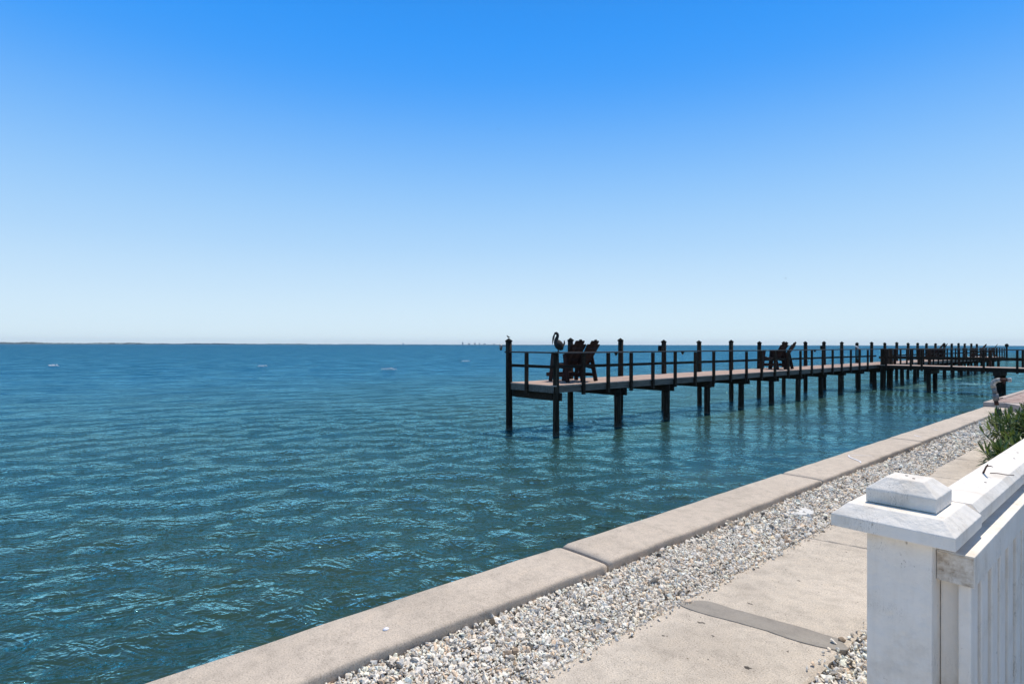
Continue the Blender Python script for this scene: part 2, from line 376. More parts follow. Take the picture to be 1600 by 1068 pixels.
def link(name, me, parent=None, loc=None, kind=None):
    o = bpy.data.objects.new(name, me); col.objects.link(o)
    if parent is not None: o.parent = parent
    if loc is not None: o.location = loc
    if kind: o['kind'] = kind
    return o

def tag(o, label, cat, group=None):
    o['label'] = label; o['category'] = cat
    if group: o['group'] = group
    return o

def thing(name, label, cat, loc=(0,0,0), rz=0, group=None):
    o = bpy.data.objects.new(name, None); col.objects.link(o); o.location = loc; o.rotation_euler = (0, 0, rz)
    o.empty_display_size = 0.1
    return tag(o, label, cat, group)

def copy_tree(o, parent=None):
    c = o.copy(); col.objects.link(c)
    if parent is not None: c.parent = parent
    for ch in list(o.children): copy_tree(ch, c)
    return c

def np_mesh(name, V, F, mat, smooth=False, tint=None):
    me = bpy.data.meshes.new(name)
    V = np.asarray(V, np.float32); F = np.asarray(F, np.int32); k = F.shape[1]
    me.vertices.add(len(V)); me.vertices.foreach_set('co', V.ravel())
    me.loops.add(F.size); me.loops.foreach_set('vertex_index', F.ravel())
    me.polygons.add(len(F)); me.polygons.foreach_set('loop_start', np.arange(0, F.size, k, dtype=np.int32))
    me.polygons.foreach_set('loop_total', np.full(len(F), k, np.int32))
    me.polygons.foreach_set('use_smooth', np.full(len(F), smooth))
    me.update(calc_edges=True)
    if tint is not None:
        a = me.color_attributes.new('tint', 'FLOAT_COLOR', 'POINT')
        a.data.foreach_set('color', np.c_[tint, np.ones(len(V))].astype(np.float32).ravel())
    me.materials.append(mat)
    return me

# ---------------------------------------------------------------- water
def waves(X, Y, sp):
    """sum of directional sinusoids; sp = local grid spacing, shorter waves fade where the mesh cannot hold them"""
    Z = np.zeros_like(X); DX = np.zeros_like(X); DY = np.zeros_like(X)
    r = np.random.default_rng(5)
    N = 170
    lam = np.exp(r.uniform(math.log(0.26), math.log(4.5), N))
    for i in range(N):
        L = lam[i]
        ang = r.normal(0.0, 0.85 if L > 1 else 1.0) + R(-26)        # travel towards the seawall (+X)
        k = 2*math.pi/L
        amp = 0.0115*L**0.9 * (1.0 if L < 1.1 else (1.1/L)**2.3)
        amp *= r.uniform(0.6, 1.3)*0.27
        w = np.clip((L/sp-3.0)/3.0, 0, 1)
        ph = k*(X*math.cos(ang)+Y*math.sin(ang))+r.uniform(0, 6.283)
        # wave groups: amplitude wanders slowly along and across the crest
        g = 0.75+0.5*np.sin(0.21*k*(X*math.sin(ang*2)+Y*math.cos(ang*2))+r.uniform(0, 6.28))
        a = amp*w*g
        Z += a*np.sin(ph); DX += -0.9*a*math.cos(ang)*-np.cos(ph); DY += -0.9*a*math.sin(ang)*-np.cos(ph)
    return Z, DX, DY

def build_water():
    def graded(first, ratio, end):
        o = [0.0]; st = first
        while o[-1] < end: o.append(o[-1]+st); st *= ratio
        return np.array(o)
    gx = graded(0.045, 1.0115, 13000.); xs = -2.99-gx
    gy = graded(0.045, 1.0125, 13000.); gb = graded(0.05, 1.07, 4000.)
    ys = np.concatenate([(1.0-gb[1:])[::-1], 1.0+gy])
    dx = np.gradient(gx); dy = np.abs(np.gradient(ys))
    X, Y = np.meshgrid(xs, ys); SX, SY = np.meshgrid(dx, dy)
    sp = np.maximum(SX, SY)
    Z, DX, DY = waves(X, Y, sp)
    edge = np.clip((-2.99-X)/0.5, 0, 1)
    X2 = X+DX*edge; Y2 = Y+DY
    ny, nx = X.shape
    sm = lambda t: np.clip(t, 0, 1)**2*(3-2*np.clip(t, 0, 1))
    calm = sm((Y-6)/9)*sm((X+15)/6)
    Z = Z*(1-0.5*calm)
    idx = np.arange(nx*ny).reshape(ny, nx)
    F = np.stack([idx[:-1, :-1], idx[1:, :-1], idx[1:, 1:], idx[:-1, 1:]], -1).reshape(-1, 4)
    me = np_mesh('water', np.stack([X2, Y2, Z], -1).reshape(-1, 3), F, MT['water'], True)
    far = np.clip((sp-0.10)/0.7, 0, 1).astype(np.float32).ravel()
    a = me.attributes.new('far', 'FLOAT', 'POINT'); a.data.foreach_set('value', far)
    a = me.attributes.new('lively', 'FLOAT', 'POINT'); a.data.foreach_set('value', (1-0.55*calm).astype(np.float32).ravel())
    far2 = np.clip((np.log(sp)-math.log(0.9))/(math.log(9)-math.log(0.9)), 0, 1).astype(np.float32).ravel()
    a = me.attributes.new('farther', 'FLOAT', 'POINT'); a.data.foreach_set('value', far2)
    o = link('water', me, kind='structure'); print('water verts', len(me.vertices))
build_water()

# ---------------------------------------------------------------- seawall, ground, path
ZP, ZC, ZT = 1.13, 1.23, 1.35           # path top, seawall cap top, terrace top
seawall = bpy.data.objects.new('seawall', None); col.objects.link(seawall); seawall.location = (-3.0, 3.15, 0)
tag(seawall, 'pale concrete seawall with a rounded cap running beside the water', 'seawall')
def child_at(o, parent):     # keep world placement
    o.parent = parent; o.matrix_parent_inverse = Matrix.Translation(-parent.location); return o
def cap_section(y0, y1, seed):
    r = np.random.default_rng(seed)
    prof = [(-3.04, 1.06), (-3.04, 1.212), (-3.022, 1.23), (-2.93, 1.233), (-2.80, 1.234), (-2.69, 1.233), (-2.612, 1.2310), (-2.600, 1.2300), (-2.590, 1.2262), (-2.5835, 1.2190), (-2.5810, 1.209), (-2.5805, 1.198), (-2.580, 1.02), (-3.0, 1.02)]
    n = len(prof); ys = np.linspace(y0, y1, max(3, int((y1-y0)/0.05)))
    ph = r.uniform(0, 6.28, 8); vs = []; fs = []
    for j, y in enumerate(ys):
        wob = 0.005*math.sin(y*1.7+ph[0])+0.002*math.sin(y*5.1+ph[1])+0.003*math.sin(y*13+ph[2])
        top = 0.002*math.sin(y*2.3+ph[3])+0.0015*math.sin(y*9+ph[4])
        e = 0.0
        if j in (0, len(ys)-1): e = 0.012
        elif j in (1, len(ys)-2): e = 0.0
        for i, (x, z) in enumerate(prof):
            dxx = wob*(1 if 6 <= i <= 12 else 0.25)
            dz = top-(e if 1 <= i <= 11 else 0)
            vs.append((x+dxx, y, z+dz))
    for j in range(len(ys)-1):
        for i in range(n):
            a, b = j*n+i, j*n+(i+1) % n
            fs.append((a, a+n, b+n, b))
    fs += [tuple(range(n)), tuple(range((len(ys)-1)*n, len(ys)*n))[::-1]]
    mb = MB(); mb.add(vs, fs); o = mb.build('cap_section', MT['cap'])
    for p in o.data.polygons: p.use_smooth = abs(p.normal.y) < 0.35 and p.center.z > 1.1
    return child_at(o, seawall)
joints = [-3.0, 3.155, 6.93, 10.9, 14.7, 18.30]
gaps = [0.012, 0.012, 0.0015, 0.0015, 0.0015, 0.0]
for i in range(len(joints)-1):
    cap_section(joints[i]+gaps[i], joints[i+1]-gaps[i+1], 20+i)
def mark(pts, w):
    vs, fs = [], []
    for i, (x, y) in enumerate(pts):
        dx, dy = (pts[min(i+1, len(pts)-1)][0]-pts[max(i-1, 0)][0], pts[min(i+1, len(pts)-1)][1]-pts[max(i-1, 0)][1]); L = math.hypot(dx, dy)
        ww = w*(0.4+0.6*math.sin(math.pi*(i+0.5)/len(pts))); vs += [(x-dy/L*ww, y+dx/L*ww, 1.2375), (x+dy/L*ww, y-dx/L*ww, 1.2375)]
    fs = [(2*i, 2*i+1, 2*i+3, 2*i+2) for i in range(len(pts)-1)]
    child_at(MB().add(vs, fs).build('white_mark', MT['shell']), seawall)
mark([(-2.91, 8.72), (-2.86, 8.60), (-2.80, 8.52), (-2.72, 8.44), (-2.65, 8.36), (-2.62, 8.28)], 0.012)
mark([(-2.91, 8.72), (-2.84, 8.80), (-2.76, 8.85), (-2.68, 8.90)], 0.007)
mark([(-2.83, 11.5), (-2.76, 11.42), (-2.70, 11.38)], 0.012); mark([(-2.80, 12.6), (-2.73, 12.5)], 0.012)
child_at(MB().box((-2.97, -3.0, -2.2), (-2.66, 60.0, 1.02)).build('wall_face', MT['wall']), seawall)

# ground under everything on the land side
gx = np.linspace(-2.62, 40, 60); gy = np.linspace(-12, 60, 90)
GX, GY = np.meshgrid(gx, gy); GZ = 1.075+0.004*np.sin(GX*7+GY*3)
idx = np.arange(GX.size).reshape(GX.shape)
F = np.stack([idx[:-1, :-1], idx[:-1, 1:], idx[1:, 1:], idx[1:, :-1]], -1).reshape(-1, 4)
link('ground', np_mesh('ground', np.stack([GX, GY, GZ], -1).reshape(-1, 3), F, MT['soil']), kind='structure')

child_bounce_slab = link('bounce_slab', MB().box((-0.95, -11, 1.0), (30, 1.6, 1.118)).build('tmp', MT['bounce_slab']).data, kind='structure'); bpy.data.objects.remove(bpy.data.objects['tmp'])  # unseen pale slab, added to bounce sunlight onto the shaded fence post
path = bpy.data.objects.new('path', None); col.objects.link(path); path['kind'] = 'structure'; path.location = (-1.58, 4, 0)
sj = [-1.7, 0.0, 1.62, 3.205, 5.07, 6.85, 8.6, 10.22, 11.9, 13.6, 15.3, 16.8]
xl, xr = -2.025, -1.142
def slab(y0, y1, seed, sk0, sk1, tilt):
    # one slab with a slightly ragged rim; joints run a little skew
    r = np.random.default_rng(seed); nx, ny = 20, max(8, int((y1-y0)/0.05))
    top = []; 
    for j in range(ny+1):
        for i in range(nx+1):
            u, v = i/nx, j/ny
            x = xl+(xr-xl)*u; y = (y0+sk0*u)*(1-v)+(y1+sk1*u)*v
            z = ZP+tilt*(v-0.5)
            if i in (0, nx): x += 0.003*r.standard_normal(); z -= 0.010
            elif i in (1, nx-1): x += (-1 if i == 1 else 1)*0.028; z -= 0.002
            if j in (0, ny): z -= 0.006
            elif j in (1, ny-1): y += (-1 if j == 1 else 1)*(abs(y1-y0)/ny-0.008)
            top.append((x, y, z+0.001*r.standard_normal()))
    w = nx+1; fs = [(j*w+i, j*w+i+1, (j+1)*w+i+1, (j+1)*w+i) for j in range(ny) for i in range(nx)]
    rim = [i for i in range(w)]+[j*w+nx for j in range(1, ny+1)]+[ny*w+i for i in range(nx-1, -1, -1)]+[j*w for j in range(ny-1, 0, -1)]
    k = len(top); top += [(top[i][0], top[i][1], ZP-0.11) for i in rim]
    n = len(rim); fs += [(rim[i], k+i, k+(i+1) % n, rim[(i+1) % n]) for i in range(n)]
    fs.append(tuple(range(k, k+n))[::-1])
    o = MB().add(top, fs).build('slab', MT['slab']); return child_at(o, path)
sks = {3.205: 0.22, 5.07: 0.28, 8.6: 0.22, 10.22: 0.3}
for i in range(len(sj)-1):
    g = 0.004
    slab(sj[i]+g, sj[i+1]-g, 60+i, sks.get(sj[i], 0.2)-0.1, sks.get(sj[i+1], 0.2)-0.1, random.uniform(-0.006, 0.006))
# mortar repair across one joint (outline from the photograph, at its place on the path)
PATCH = [(-2.016, 3.155), (-2.005, 3.219), (-1.978, 3.271), (-1.919, 3.325), (-1.864, 3.34), (-1.765, 3.345), (-1.706, 3.36), (-1.645, 3.372), (-1.554, 3.39), (-1.468, 3.407), (-1.407, 3.422), (-1.344, 3.431), (-1.269, 3.435), (-1.2, 3.45), (-1.155, 3.408), (-1.12, 3.373), (-1.128, 3.343), (-1.173, 3.304), (-1.25, 3.27), (-1.324, 3.252), (-1.396, 3.239), (-1.495, 3.236), (-1.576, 3.217), (-1.655, 3.202), (-1.733, 3.18), (-1.786, 3.165), (-1.855, 3.149), (-1.931, 3.14), (-1.983, 3.143)]
mb = MB().prism(PATCH, ZP-0.02, ZP+0.006)
child_at(mb.build('mortar_patch', MT['patch'], bevel=0.002, segs=1), path)

# raised terrace where the seawall cap ends
terrace = bpy.data.objects.new('terrace', None); col.objects.link(terrace); terrace['kind'] = 'structure'; terrace.location = (-2.8, 18.5, 0)
tout = [(-3.06, 18.34), (-2.66, 18.5), (-2.2, 17.72), (-1.4, 16.9), (1.0, 16.6), (8, 16.6), (8, 60), (-3.06, 60)]
child_at(MB().prism(tout, 1.02, ZT-0.012).build('terrace_slab', MT['terrace'], bevel=0.008), terrace)
pv = []; pf = []; ptint = []
rr = random.Random(3)
for j in range(150):
    for i in range(28):
        x0 = -2.93+i*0.205+(0.1 if j % 2 else 0); y0 = 18.62+j*0.105
        if x0 > 2.5: continue
        z1 = ZT-0.012+0.011+rr.uniform(-0.002, 0.002); k = len(pv); g = 0.004
        b = [(x0+g, y0+g), (x0+0.205-g, y0+g), (x0+0.205-g, y0+0.105-g), (x0+g, y0+0.105-g)]
        pv += [(x, y, ZT-0.014) for x, y in b]+[(x, y, z1) for x, y in b]
        pf += [(k+4, k+5, k+6, k+7), (k, k+1, k+5, k+4), (k+1, k+2, k+6, k+5), (k+2, k+3, k+7, k+6), (k+3, k, k+4, k+7)]
        c = rr.choice([(0.42, 0.29, 0.24), (0.46, 0.34, 0.28), (0.38, 0.25, 0.21), (0.5, 0.40, 0.34)]); q = rr.uniform(0.85, 1.12)
        ptint += [tuple(q*a for a in c)]*8
po = link('terrace_pavers', np_mesh('terrace_pavers', pv, pf, MT['paver'], tint=np.array(ptint)), kind='stuff'); child_at(po, terrace)

# ---------------------------------------------------------------- gravel
ICO_V = []
_t = (1+5**0.5)/2
for a in (-1, 1):
    for b in (-_t, _t): ICO_V += [(0, a, b), (a, b, 0), (b, 0, a)]
_bm = bmesh.new(); bmesh.ops.create_icosphere(_bm, subdivisions=1, radius=1.0)
ICO_V = np.array([v.co[:] for v in _bm.verts]); ICO_F = np.array([[v.index for v in f.verts] for f in _bm.faces]); _bm.free()
def stones(n, xr_, yr_, size, zf, seed, zbase):
    r = np.random.default_rng(seed)
    x = r.uniform(*xr_, n) if not callable(xr_) else xr_(r, n); y = r.uniform(*yr_, n) if not callable(yr_) else yr_(r, n)
    s = size*np.exp(r.normal(0, 0.34, n))
    dims = np.stack([s*r.uniform(0.8, 1.4, n), s*r.uniform(0.6, 1.1, n), s*r.uniform(0.28, 0.62, n)], -1)
    # random rotation
    q = r.normal(size=(n, 4)); q /= np.linalg.norm(q, axis=1)[:, None]
    q[:, 1:3] *= 0.55; q /= np.linalg.norm(q, axis=1)[:, None]
    w, a, b, c = q.T
    Rm = np.stack([1-2*(b*b+c*c), 2*(a*b-c*w), 2*(a*c+b*w), 2*(a*b+c*w), 1-2*(a*a+c*c), 2*(b*c-a*w), 2*(a*c-b*w), 2*(b*c+a*w), 1-2*(a*a+b*b)], -1).reshape(n, 3, 3)
    base = ICO_V[None]*(1+r.uniform(-0.28, 0.28, (n, 12, 1)))+r.normal(0, 0.08, (n, 12, 3))
    P = np.einsum('nij,nkj->nki', Rm, base*dims[:, None, :])
    z = zbase+zf(x, y, r)+s*0.35
    P += np.stack([x, y, z], -1)[:, None, :]
    tone = np.choose(r.choice(5, n, p=[0.66, 0.20, 0.08, 0.04, 0.02]), [0.85, 0.72, 0.54, 0.34, 0.12])*r.uniform(0.85, 1.12, n)
    hue = r.choice(3, n, p=[0.62, 0.28, 0.10])
    H = np.array([[1.0, 0.92, 0.80], [1.0, 0.87, 0.70], [1.0, 0.76, 0.54]])[hue]
    T = np.clip(tone[:, None]*H, 0, 0.85)
    T = np.repeat(T, 12, 0)
    F = (ICO_F[None]+12*np.arange(n)[:, None, None]).reshape(-1, 3)
    return P.reshape(-1, 3), F, T
def join_stones(parts):
    V, Fs, T, k = [], [], [], 0
    for v, f, t in parts: V.append(v); Fs.append(f+k); T.append(t); k += len(v)
    return np.concatenate(V), np.concatenate(Fs), np.concatenate(T)
zf = lambda x, y, r: 0.058*np.clip((-2.1-x)/0.47, 0, 1)+0.012*np.sin(x*9+y*2.1)*np.sin(y*3.3)+0.012*r.uniform(-1, 1, len(x))-0.012
P1 = [stones(20000, (-2.575, -2.03), (0.4, 4.6), 0.0098, zf, 1, 1.110),
      stones(15000, (-2.575, -2.03), (0.4, 4.6), 0.0068, zf, 2, 1.113),
      stones(16500, (-2.575, -2.03), (4.6, 10.0), 0.0120, zf, 3, 1.108),
      stones(10500, (-2.575, -2.03), (10.0, 18.4), 0.0155, zf, 4, 1.108),
      stones(1500, lambda r, n: -2.035+0.07*r.random(n)**2.5, (0.5, 9), 0.0075, lambda x, y, r: 0*x+0.020, 5, 1.113)]
v, f, t = join_stones(P1)
g1 = link('gravel', np_mesh('gravel', v, f, MT['gravel'], tint=t), kind='stuff')
tag(g1, 'white crushed gravel strip between the seawall cap and the concrete path', 'gravel')
P2 = [stones(15000, (-1.135, -0.62), (0.6, 4.4), 0.0105, zf, 6, 1.118),
      stones(7000, (-1.135, -0.55), (4.4, 16.5), 0.02, zf, 7, 1.10),
      stones(160, (-1.2, -1.10), (0.9, 6), 0.010, lambda x, y, r: 0*x+0.022, 8, 1.115)]
v, f, t = join_stones(P2)
g2 = link('gravel', np_mesh('gravel', v, f, MT['gravel'], tint=t), kind='stuff')
tag(g2, 'white gravel between the concrete path and the white picket fence', 'gravel')

# ---------------------------------------------------------------- white fence
fence = thing('picket_fence', 'white painted picket fence with a square capped end post in the foreground', 'fence', (-0.54, 2.15, ZP))
FO = Vector(fence.location)
def fpart(mb, name, mat, bevel=0.003, parent=None, segs=2):
    mb.v = [(x-FO.x, y-FO.y, CAM_Z-h-FO.z) for x, y, h in mb.v]       # written as distance below eye level
    return mb.build(name, mat, parent or fence, bevel=bevel, segs=segs)
post = fpart(MB().box((-0.628, 2.04, 1.66), (-0.457, 2.25, 0.572)), 'post', MT['paint'], 0.004)
# cap plate with sloped rim
def frust(x0, y0, x1, y1, hb, X0, Y0, X1, Y1, ht):
    return [(x0,y0,hb),(x1,y0,hb),(x1,y1,hb),(x0,y1,hb),(X0,Y0,ht),(X1,Y0,ht),(X1,Y1,ht),(X0,Y1,ht)]
BF = [(0,3,2,1),(4,5,6,7),(0,1,5,4),(1,2,6,5),(2,3,7,6),(3,0,4,7)]
def plate(mb, x0, y0, x1, y1, hbot, hmid, htop, ins):
    vs = [(x0,y0,hbot),(x1,y0,hbot),(x1,y1,hbot),(x0,y1,hbot),(x0,y0,hmid),(x1,y0,hmid),(x1,y1,hmid),(x0,y1,hmid),
          (x0+ins[0],y0+ins[1],htop),(x1-ins[2],y0+ins[1],htop),(x1-ins[2],y1-ins[3],htop),(x0+ins[0],y1-ins[3],htop)]
    fs = [(0,3,2,1),(0,1,5,4),(1,2,6,5),(2,3,7,6),(3,0,4,7),(4,5,9,8),(5,6,10,9),(6,7,11,10),(7,4,8,11),(8,9,10,11)]
    return mb.add(vs, fs)
cap = fpart(plate(MB(), -0.716, 1.992, -0.392, 2.335, 0.578, 0.540, 0.506, (0.034, 0.046, 0.038, 0.03)), 'post_cap', MT['paint'], 0.0025)
fpart(plate(MB(), -0.647, 2.092, -0.458, 2.278, 0.5045, 0.461, 0.424, (0.043, 0.042, 0.042, 0.040)), 'post_block', MT['paint'], 0.0035, cap)
# top rail behind the cap: lid with sloped sides over a thinner board
YR0, YR1 = 2.337, 12.2
fpart(MB().extrude_y([(-0.525, 0.510), (-0.418, 0.510), (-0.398, 0.535), (-0.400, 0.578), (-0.540, 0.578), (-0.545, 0.535)], YR0, YR1), 'top_rail', MT['paint'], 0.0025)
fpart(MB().box((-0.535, 2.252, 0.6985), (-0.459, YR1, 0.581)), 'rail_core', MT['paint'], 0.002)
fpart(MB().box((-0.4565, 2.085, 0.697), (-0.366, YR1, 0.607)), 'rail_board', [MT['paint']], 0.003)
fpart(MB().box((-0.4555, 2.128, 1.62), (-0.4095, 2.16, 0.706)), 'filler_board', MT['paint'], 0.004)
# stained end grain on the sawn end of that board
fpart(MB().box((-0.4545, 2.0825, 0.695), (-0.3685, 2.0842, 0.611)), 'bare_end', MT['worn'], 0)
fpart(MB().box((-0.4740, 2.255, 1.56), (-0.4095, YR1, 1.45)), 'lower_rail', MT['paint'], 0.003)
pk = None; y = 2.122; i = 0
while y < YR1-0.12:
    w = 0.096+random.uniform(-0.003, 0.003)
    if pk is None:
        mb = MB().extrude_y([(-0.0, 0.0)]*0 or [(-0.408, 1.62), (-0.3765, 1.62), (-0.3765, 0.6985), (-0.408, 0.6985)], 2.10, 2.192)
        pk = fpart(mb, 'picket', MT['paint'], 0.007, segs=3); o = pk
    else:
        o = pk.copy(); col.objects.link(o)
    o.location = (random.uniform(-0.0015, 0.0015), y-2.122, 0)
    y += 0.149+random.uniform(-0.004, 0.004); i += 1
# second face of pickets, staggered, on the far side of the rails
pk2 = None; y = 2.27
while y < YR1-0.12:
    if pk2 is None:
        mb = MB().extrude_y([(-0.500, 1.62), (-0.4755, 1.62), (-0.4755, 0.70), (-0.500, 0.70)], 2.27, 2.366)
        pk2 = fpart(mb, 'picket', MT['paint'], 0.006, segs=3); o = pk2
    else: o = pk2.copy(); col.objects.link(o)
    o.location = (random.uniform(-0.0015, 0.0015), y-2.27, 0)
    y += 0.149+random.uniform(-0.004, 0.004)
fpart(MB().box((-0.6, 4.9, 1.66), (-0.46, 5.04, 0.705)), 'post', MT['paint'], 0.004)
fpart(MB().box((-0.6, 7.9, 1.66), (-0.46, 8.04, 0.705)), 'post', MT['paint'], 0.004)
fpart(MB().box((-0.6, 11.0, 1.66), (-0.46, 11.14, 0.705)), 'post', MT['paint'], 0.004)

# rusty nail heads
nh = None
for x, y, h in ((-0.535, 2.17, 0.4235), (-0.562, 2.20, 0.4235), (-0.46, 3.42, 0.5095), (-0.475, 3.62, 0.5095), (-0.45, 2.74, 0.5095), (-0.49, 4.1, 0.5095)):
    if nh is None: nh = MB().loft([(0, 0, -0.001), (0, 0, 0.0008)], 0.0042, 8).build('nail_head', MT['rust'], fence); o = nh
    else: o = nh.copy(); col.objects.link(o)
    o.location = (x-FO.x, y-FO.y, CAM_Z-h-FO.z)
# twig lying on the rail
tw = thing('twig', 'short dark twig standing up from the white fence rail', 'twig', (-0.488, 2.93, CAM_Z-0.508))
MB().loft([(0, 0, 0), (0.008, -0.022, 0.016), (0.018, -0.05, 0.036), (0.026, -0.072, 0.047)], [0.004, 0.0032, 0.003, 0.002], 6).build('stem', MT['rust'], tw, smooth=True)
MB().loft([(0.018, -0.05, 0.036), (0.032, -0.058, 0.040), (0.040, -0.060, 0.0385)], [0.0025, 0.002, 0.001], 6).build('side_shoot', MT['rust'], tw, smooth=True)
def debris_on(x, y, h, pts, r_, label):
    o = MB().loft(pts, r_, 5).build('twig', MT['rust'], smooth=True, loc=(x, y, CAM_Z-h)); tag(o, label, 'twig'); return o
debris_on(-0.47, 2.95, 0.5085, [(0, 0, 0), (0.02, 0.012, 0.001), (0.045, 0.008, 0.0005), (0.07, 0.02, 0.0)], 0.0016, 'thin curled stem lying flat across the white fence rail')

# ---------------------------------------------------------------- dock
XN, XB = -12.16, -14.05
ZD, ZR = 1.53, 2.53
YE = 12.32
dock = thing('dock', 'long dark wooden dock on piles running out over the water parallel to the seawall', 'dock', (XN, YE, 0))
def dp(mb, name, mat, bevel=0, smooth=False, kind=None):
    o = mb.build(name, mat, bevel=bevel, smooth=smooth); child_at(o, dock)
    if kind: o['kind'] = kind
    return o
def dcopy(src, dx, dy, dz=0):
    o = src.copy(); col.objects.link(o); o.location = (dx, dy, dz)
    for ch in src.children:
        c = ch.copy(); col.objects.link(c); c.parent = o
    return o
def pile_mesh(z0, z1, r0, r1, seed):
    r = random.Random(seed); pts = []; rad = []
    n = 9
    for i in range(n):
        t = i/(n-1); pts.append((0.012*math.sin(3*t+seed), 0.01*math.cos(2.3*t+seed), z0+(z1-z0)*t)); rad.append((r0+(r1-r0)*t)*(1+r.uniform(-0.05, 0.05)))
    return MB().loft(pts, rad, 12)
backY = [12.22+2.873*k for k in range(25)]
backs = []
for s_ in range(3):
    o = pile_mesh(-1.8, 2.90, 0.115, 0.100, s_); o = o.build('pile', MT['pile'], smooth=False)
    for p in o.data.polygons: p.use_smooth = abs(p.normal.z) < 0.7
    c = MB().loft([(0, 0, 0), (0, 0, 0.035), (0, 0, 0.04), (0, 0, 0.115)], [0.118, 0.120, 0.112, 0.012], 14).build('pile_cap', MT['black'], o, loc=(0, 0, 2.885))
    backs.append(o)
proto_used = set()
for k, yy in enumerate(backY):
    s_ = k % 3; src = backs[s_]
    if s_ in proto_used: o = copy_tree(src)
    else: o = src; proto_used.add(s_)
    o.parent = dock; o.matrix_parent_inverse = Matrix.Identity(4)
    o.location = Vector((XB-0.03+random.uniform(-0.03, 0.03), yy, random.uniform(-0.05, 0.02)))-dock.location
    o.rotation_euler = (random.uniform(-0.008, 0.008), random.uniform(-0.008, 0.008), random.uniform(0, 6))
# near corner pile stands up to the rail, the others stop below the deck
nearY = [12.40]+[15.45+2.86*k for k in range(24)]
npm = []
for s_ in range(3):
    o = pile_mesh(-1.8, 1.06, 0.128, 0.118, s_+10).build('pile', MT['pile'])
    for p in o.data.polygons: p.use_smooth = abs(p.normal.z) < 0.7
    npm.append(o)
used2 = set()
for k, yy in enumerate(nearY[1:]):
    s_ = k % 3
    if s_ in used2: o = npm[s_].copy(); col.objects.link(o)
    else: o = npm[s_]; used2.add(s_)
    o.parent = dock; o.location = Vector((XN-0.09+random.uniform(-0.03, 0.03), yy, 0))-dock.location; o.rotation_euler = (random.uniform(-0.01, 0.01), random.uniform(-0.01, 0.01), random.uniform(0, 6))
cp = pile_mesh(-1.8, ZR-0.03, 0.115, 0.095, 31).build('pile', MT['pile']); cp.parent = dock; cp.location = Vector((XN, 12.40, 0))-dock.location
for p in cp.data.polygons: p.use_smooth = abs(p.normal.z) < 0.7
# cross beams
bx = None
for k, yy in enumerate([12.33]+nearY[1:]):
    for s_ in (-1, 1):
        if k == 0 and s_ == -1: continue
        if bx is None: bx = dp(MB().box((XB-0.16, -0.022, 1.06), (XN+0.17, 0.022, 1.305)), 'cross_beam', MT['railwood'], 0.004); o = bx; base = Vector(o.location)
        else: o = bx.copy(); col.objects.link(o)
        o.location = base+Vector((random.uniform(-0.03, 0.03), yy+s_*0.135, 0))
YF = 83.2
# joists, fascia boards per bay
ys = [YE]+[nearY[k] for k in range(1, len(nearY))]; ys = [YE]+[15.45+2.86*k for k in range(24)]+[YF]
for j in range(len(ys)-1):
    a, b = ys[j]+0.003, ys[j+1]-0.003
    dp(MB().box((XN+0.032, a, 1.305), (XN+0.072, b, 1.522)), 'fascia_board', MT['fascia'], 0.003)
    dp(MB().box((XB-0.072, a, 1.305), (XB-0.032, b, 1.522)), 'fascia_board', MT['fascia'], 0.003)
dp(MB().box((XB-0.072, YE-0.11, 1.305), (XN+0.072, YE-0.07, 1.522)), 'end_fascia', MT['fascia'], 0.003)
dp(MB().box((XB+0.1, YE+0.03, 1.06), (XN-0.1, YE+0.07, 1.29)), 'end_beam', MT['railwood'], 0.003)
mb = MB()
for x in (XB+0.35, XB+0.75, XB+1.15, XB+1.55): mb.box((x-0.02, YE, 1.31), (x+0.02, YF, 1.49))
dp(mb, 'joists', MT['railwood'], kind='stuff')
# deck planks: each its own board, too thin in the picture to be picked apart
mb = MB(); y = YE-0.12; rp = random.Random(9)
while y < YF:
    w = 0.142
    ov = rp.uniform(-0.006, 0.01); z = ZD+rp.uniform(-0.003, 0.003)
    mb.box((XB-0.10-ov, y, z-0.034), (XN+0.10+ov, y+w-0.006, z)); y += w
dp(mb, 'deck_planks', MT['deck'], kind='stuff')
# near side railing
postY = [13.53, 14.70, 15.93, 17.2, 18.58, 19.93, 21.33, 22.66, 24.04, 25.42, 26.78, 28.17, 29.56, 30.96, 32.32, 33.70, 35.05, 36.40, 37.87, 39.25]
postY += [42.95+1.39*k for k in range(29)]+[YF-0.05]
rpst = None
for yy in postY:
    if rpst is None: rpst = dp(MB().box((XN+0.074, -0.05, 1.20), (XN+0.162, 0.05, ZR-0.045)), 'rail_post', MT['railwood'], 0.004); base = Vector(rpst.location); o = rpst
    else: o = rpst.copy(); col.objects.link(o)
    o.location = base+Vector((random.uniform(-0.008, 0.008), yy+random.uniform(-0.02, 0.02), random.uniform(-0.02, 0.02)))
segY = [12.30, 15.95, 19.95, 24.05, 28.18, 32.33, 36.41, 40.95]
seg2 = [42.75, 46.9, 51.1, 55.3, 59.5, 63.7, 67.9, 72.1, 76.3, 80.2, YF]
for S in (segY, seg2):
    for a, b in zip(S[:-1], S[1:]):
        dp(MB().box((XN+0.03, a+0.002, ZR-0.044), (XN+0.175, b-0.002, ZR)), 'top_rail', MT['toprail'], 0.004)
        dp(MB().box((XN+0.036, a+0.002, 2.035), (XN+0.073, b-0.002, 2.125)), 'mid_rail', MT['railwood'], 0.003)
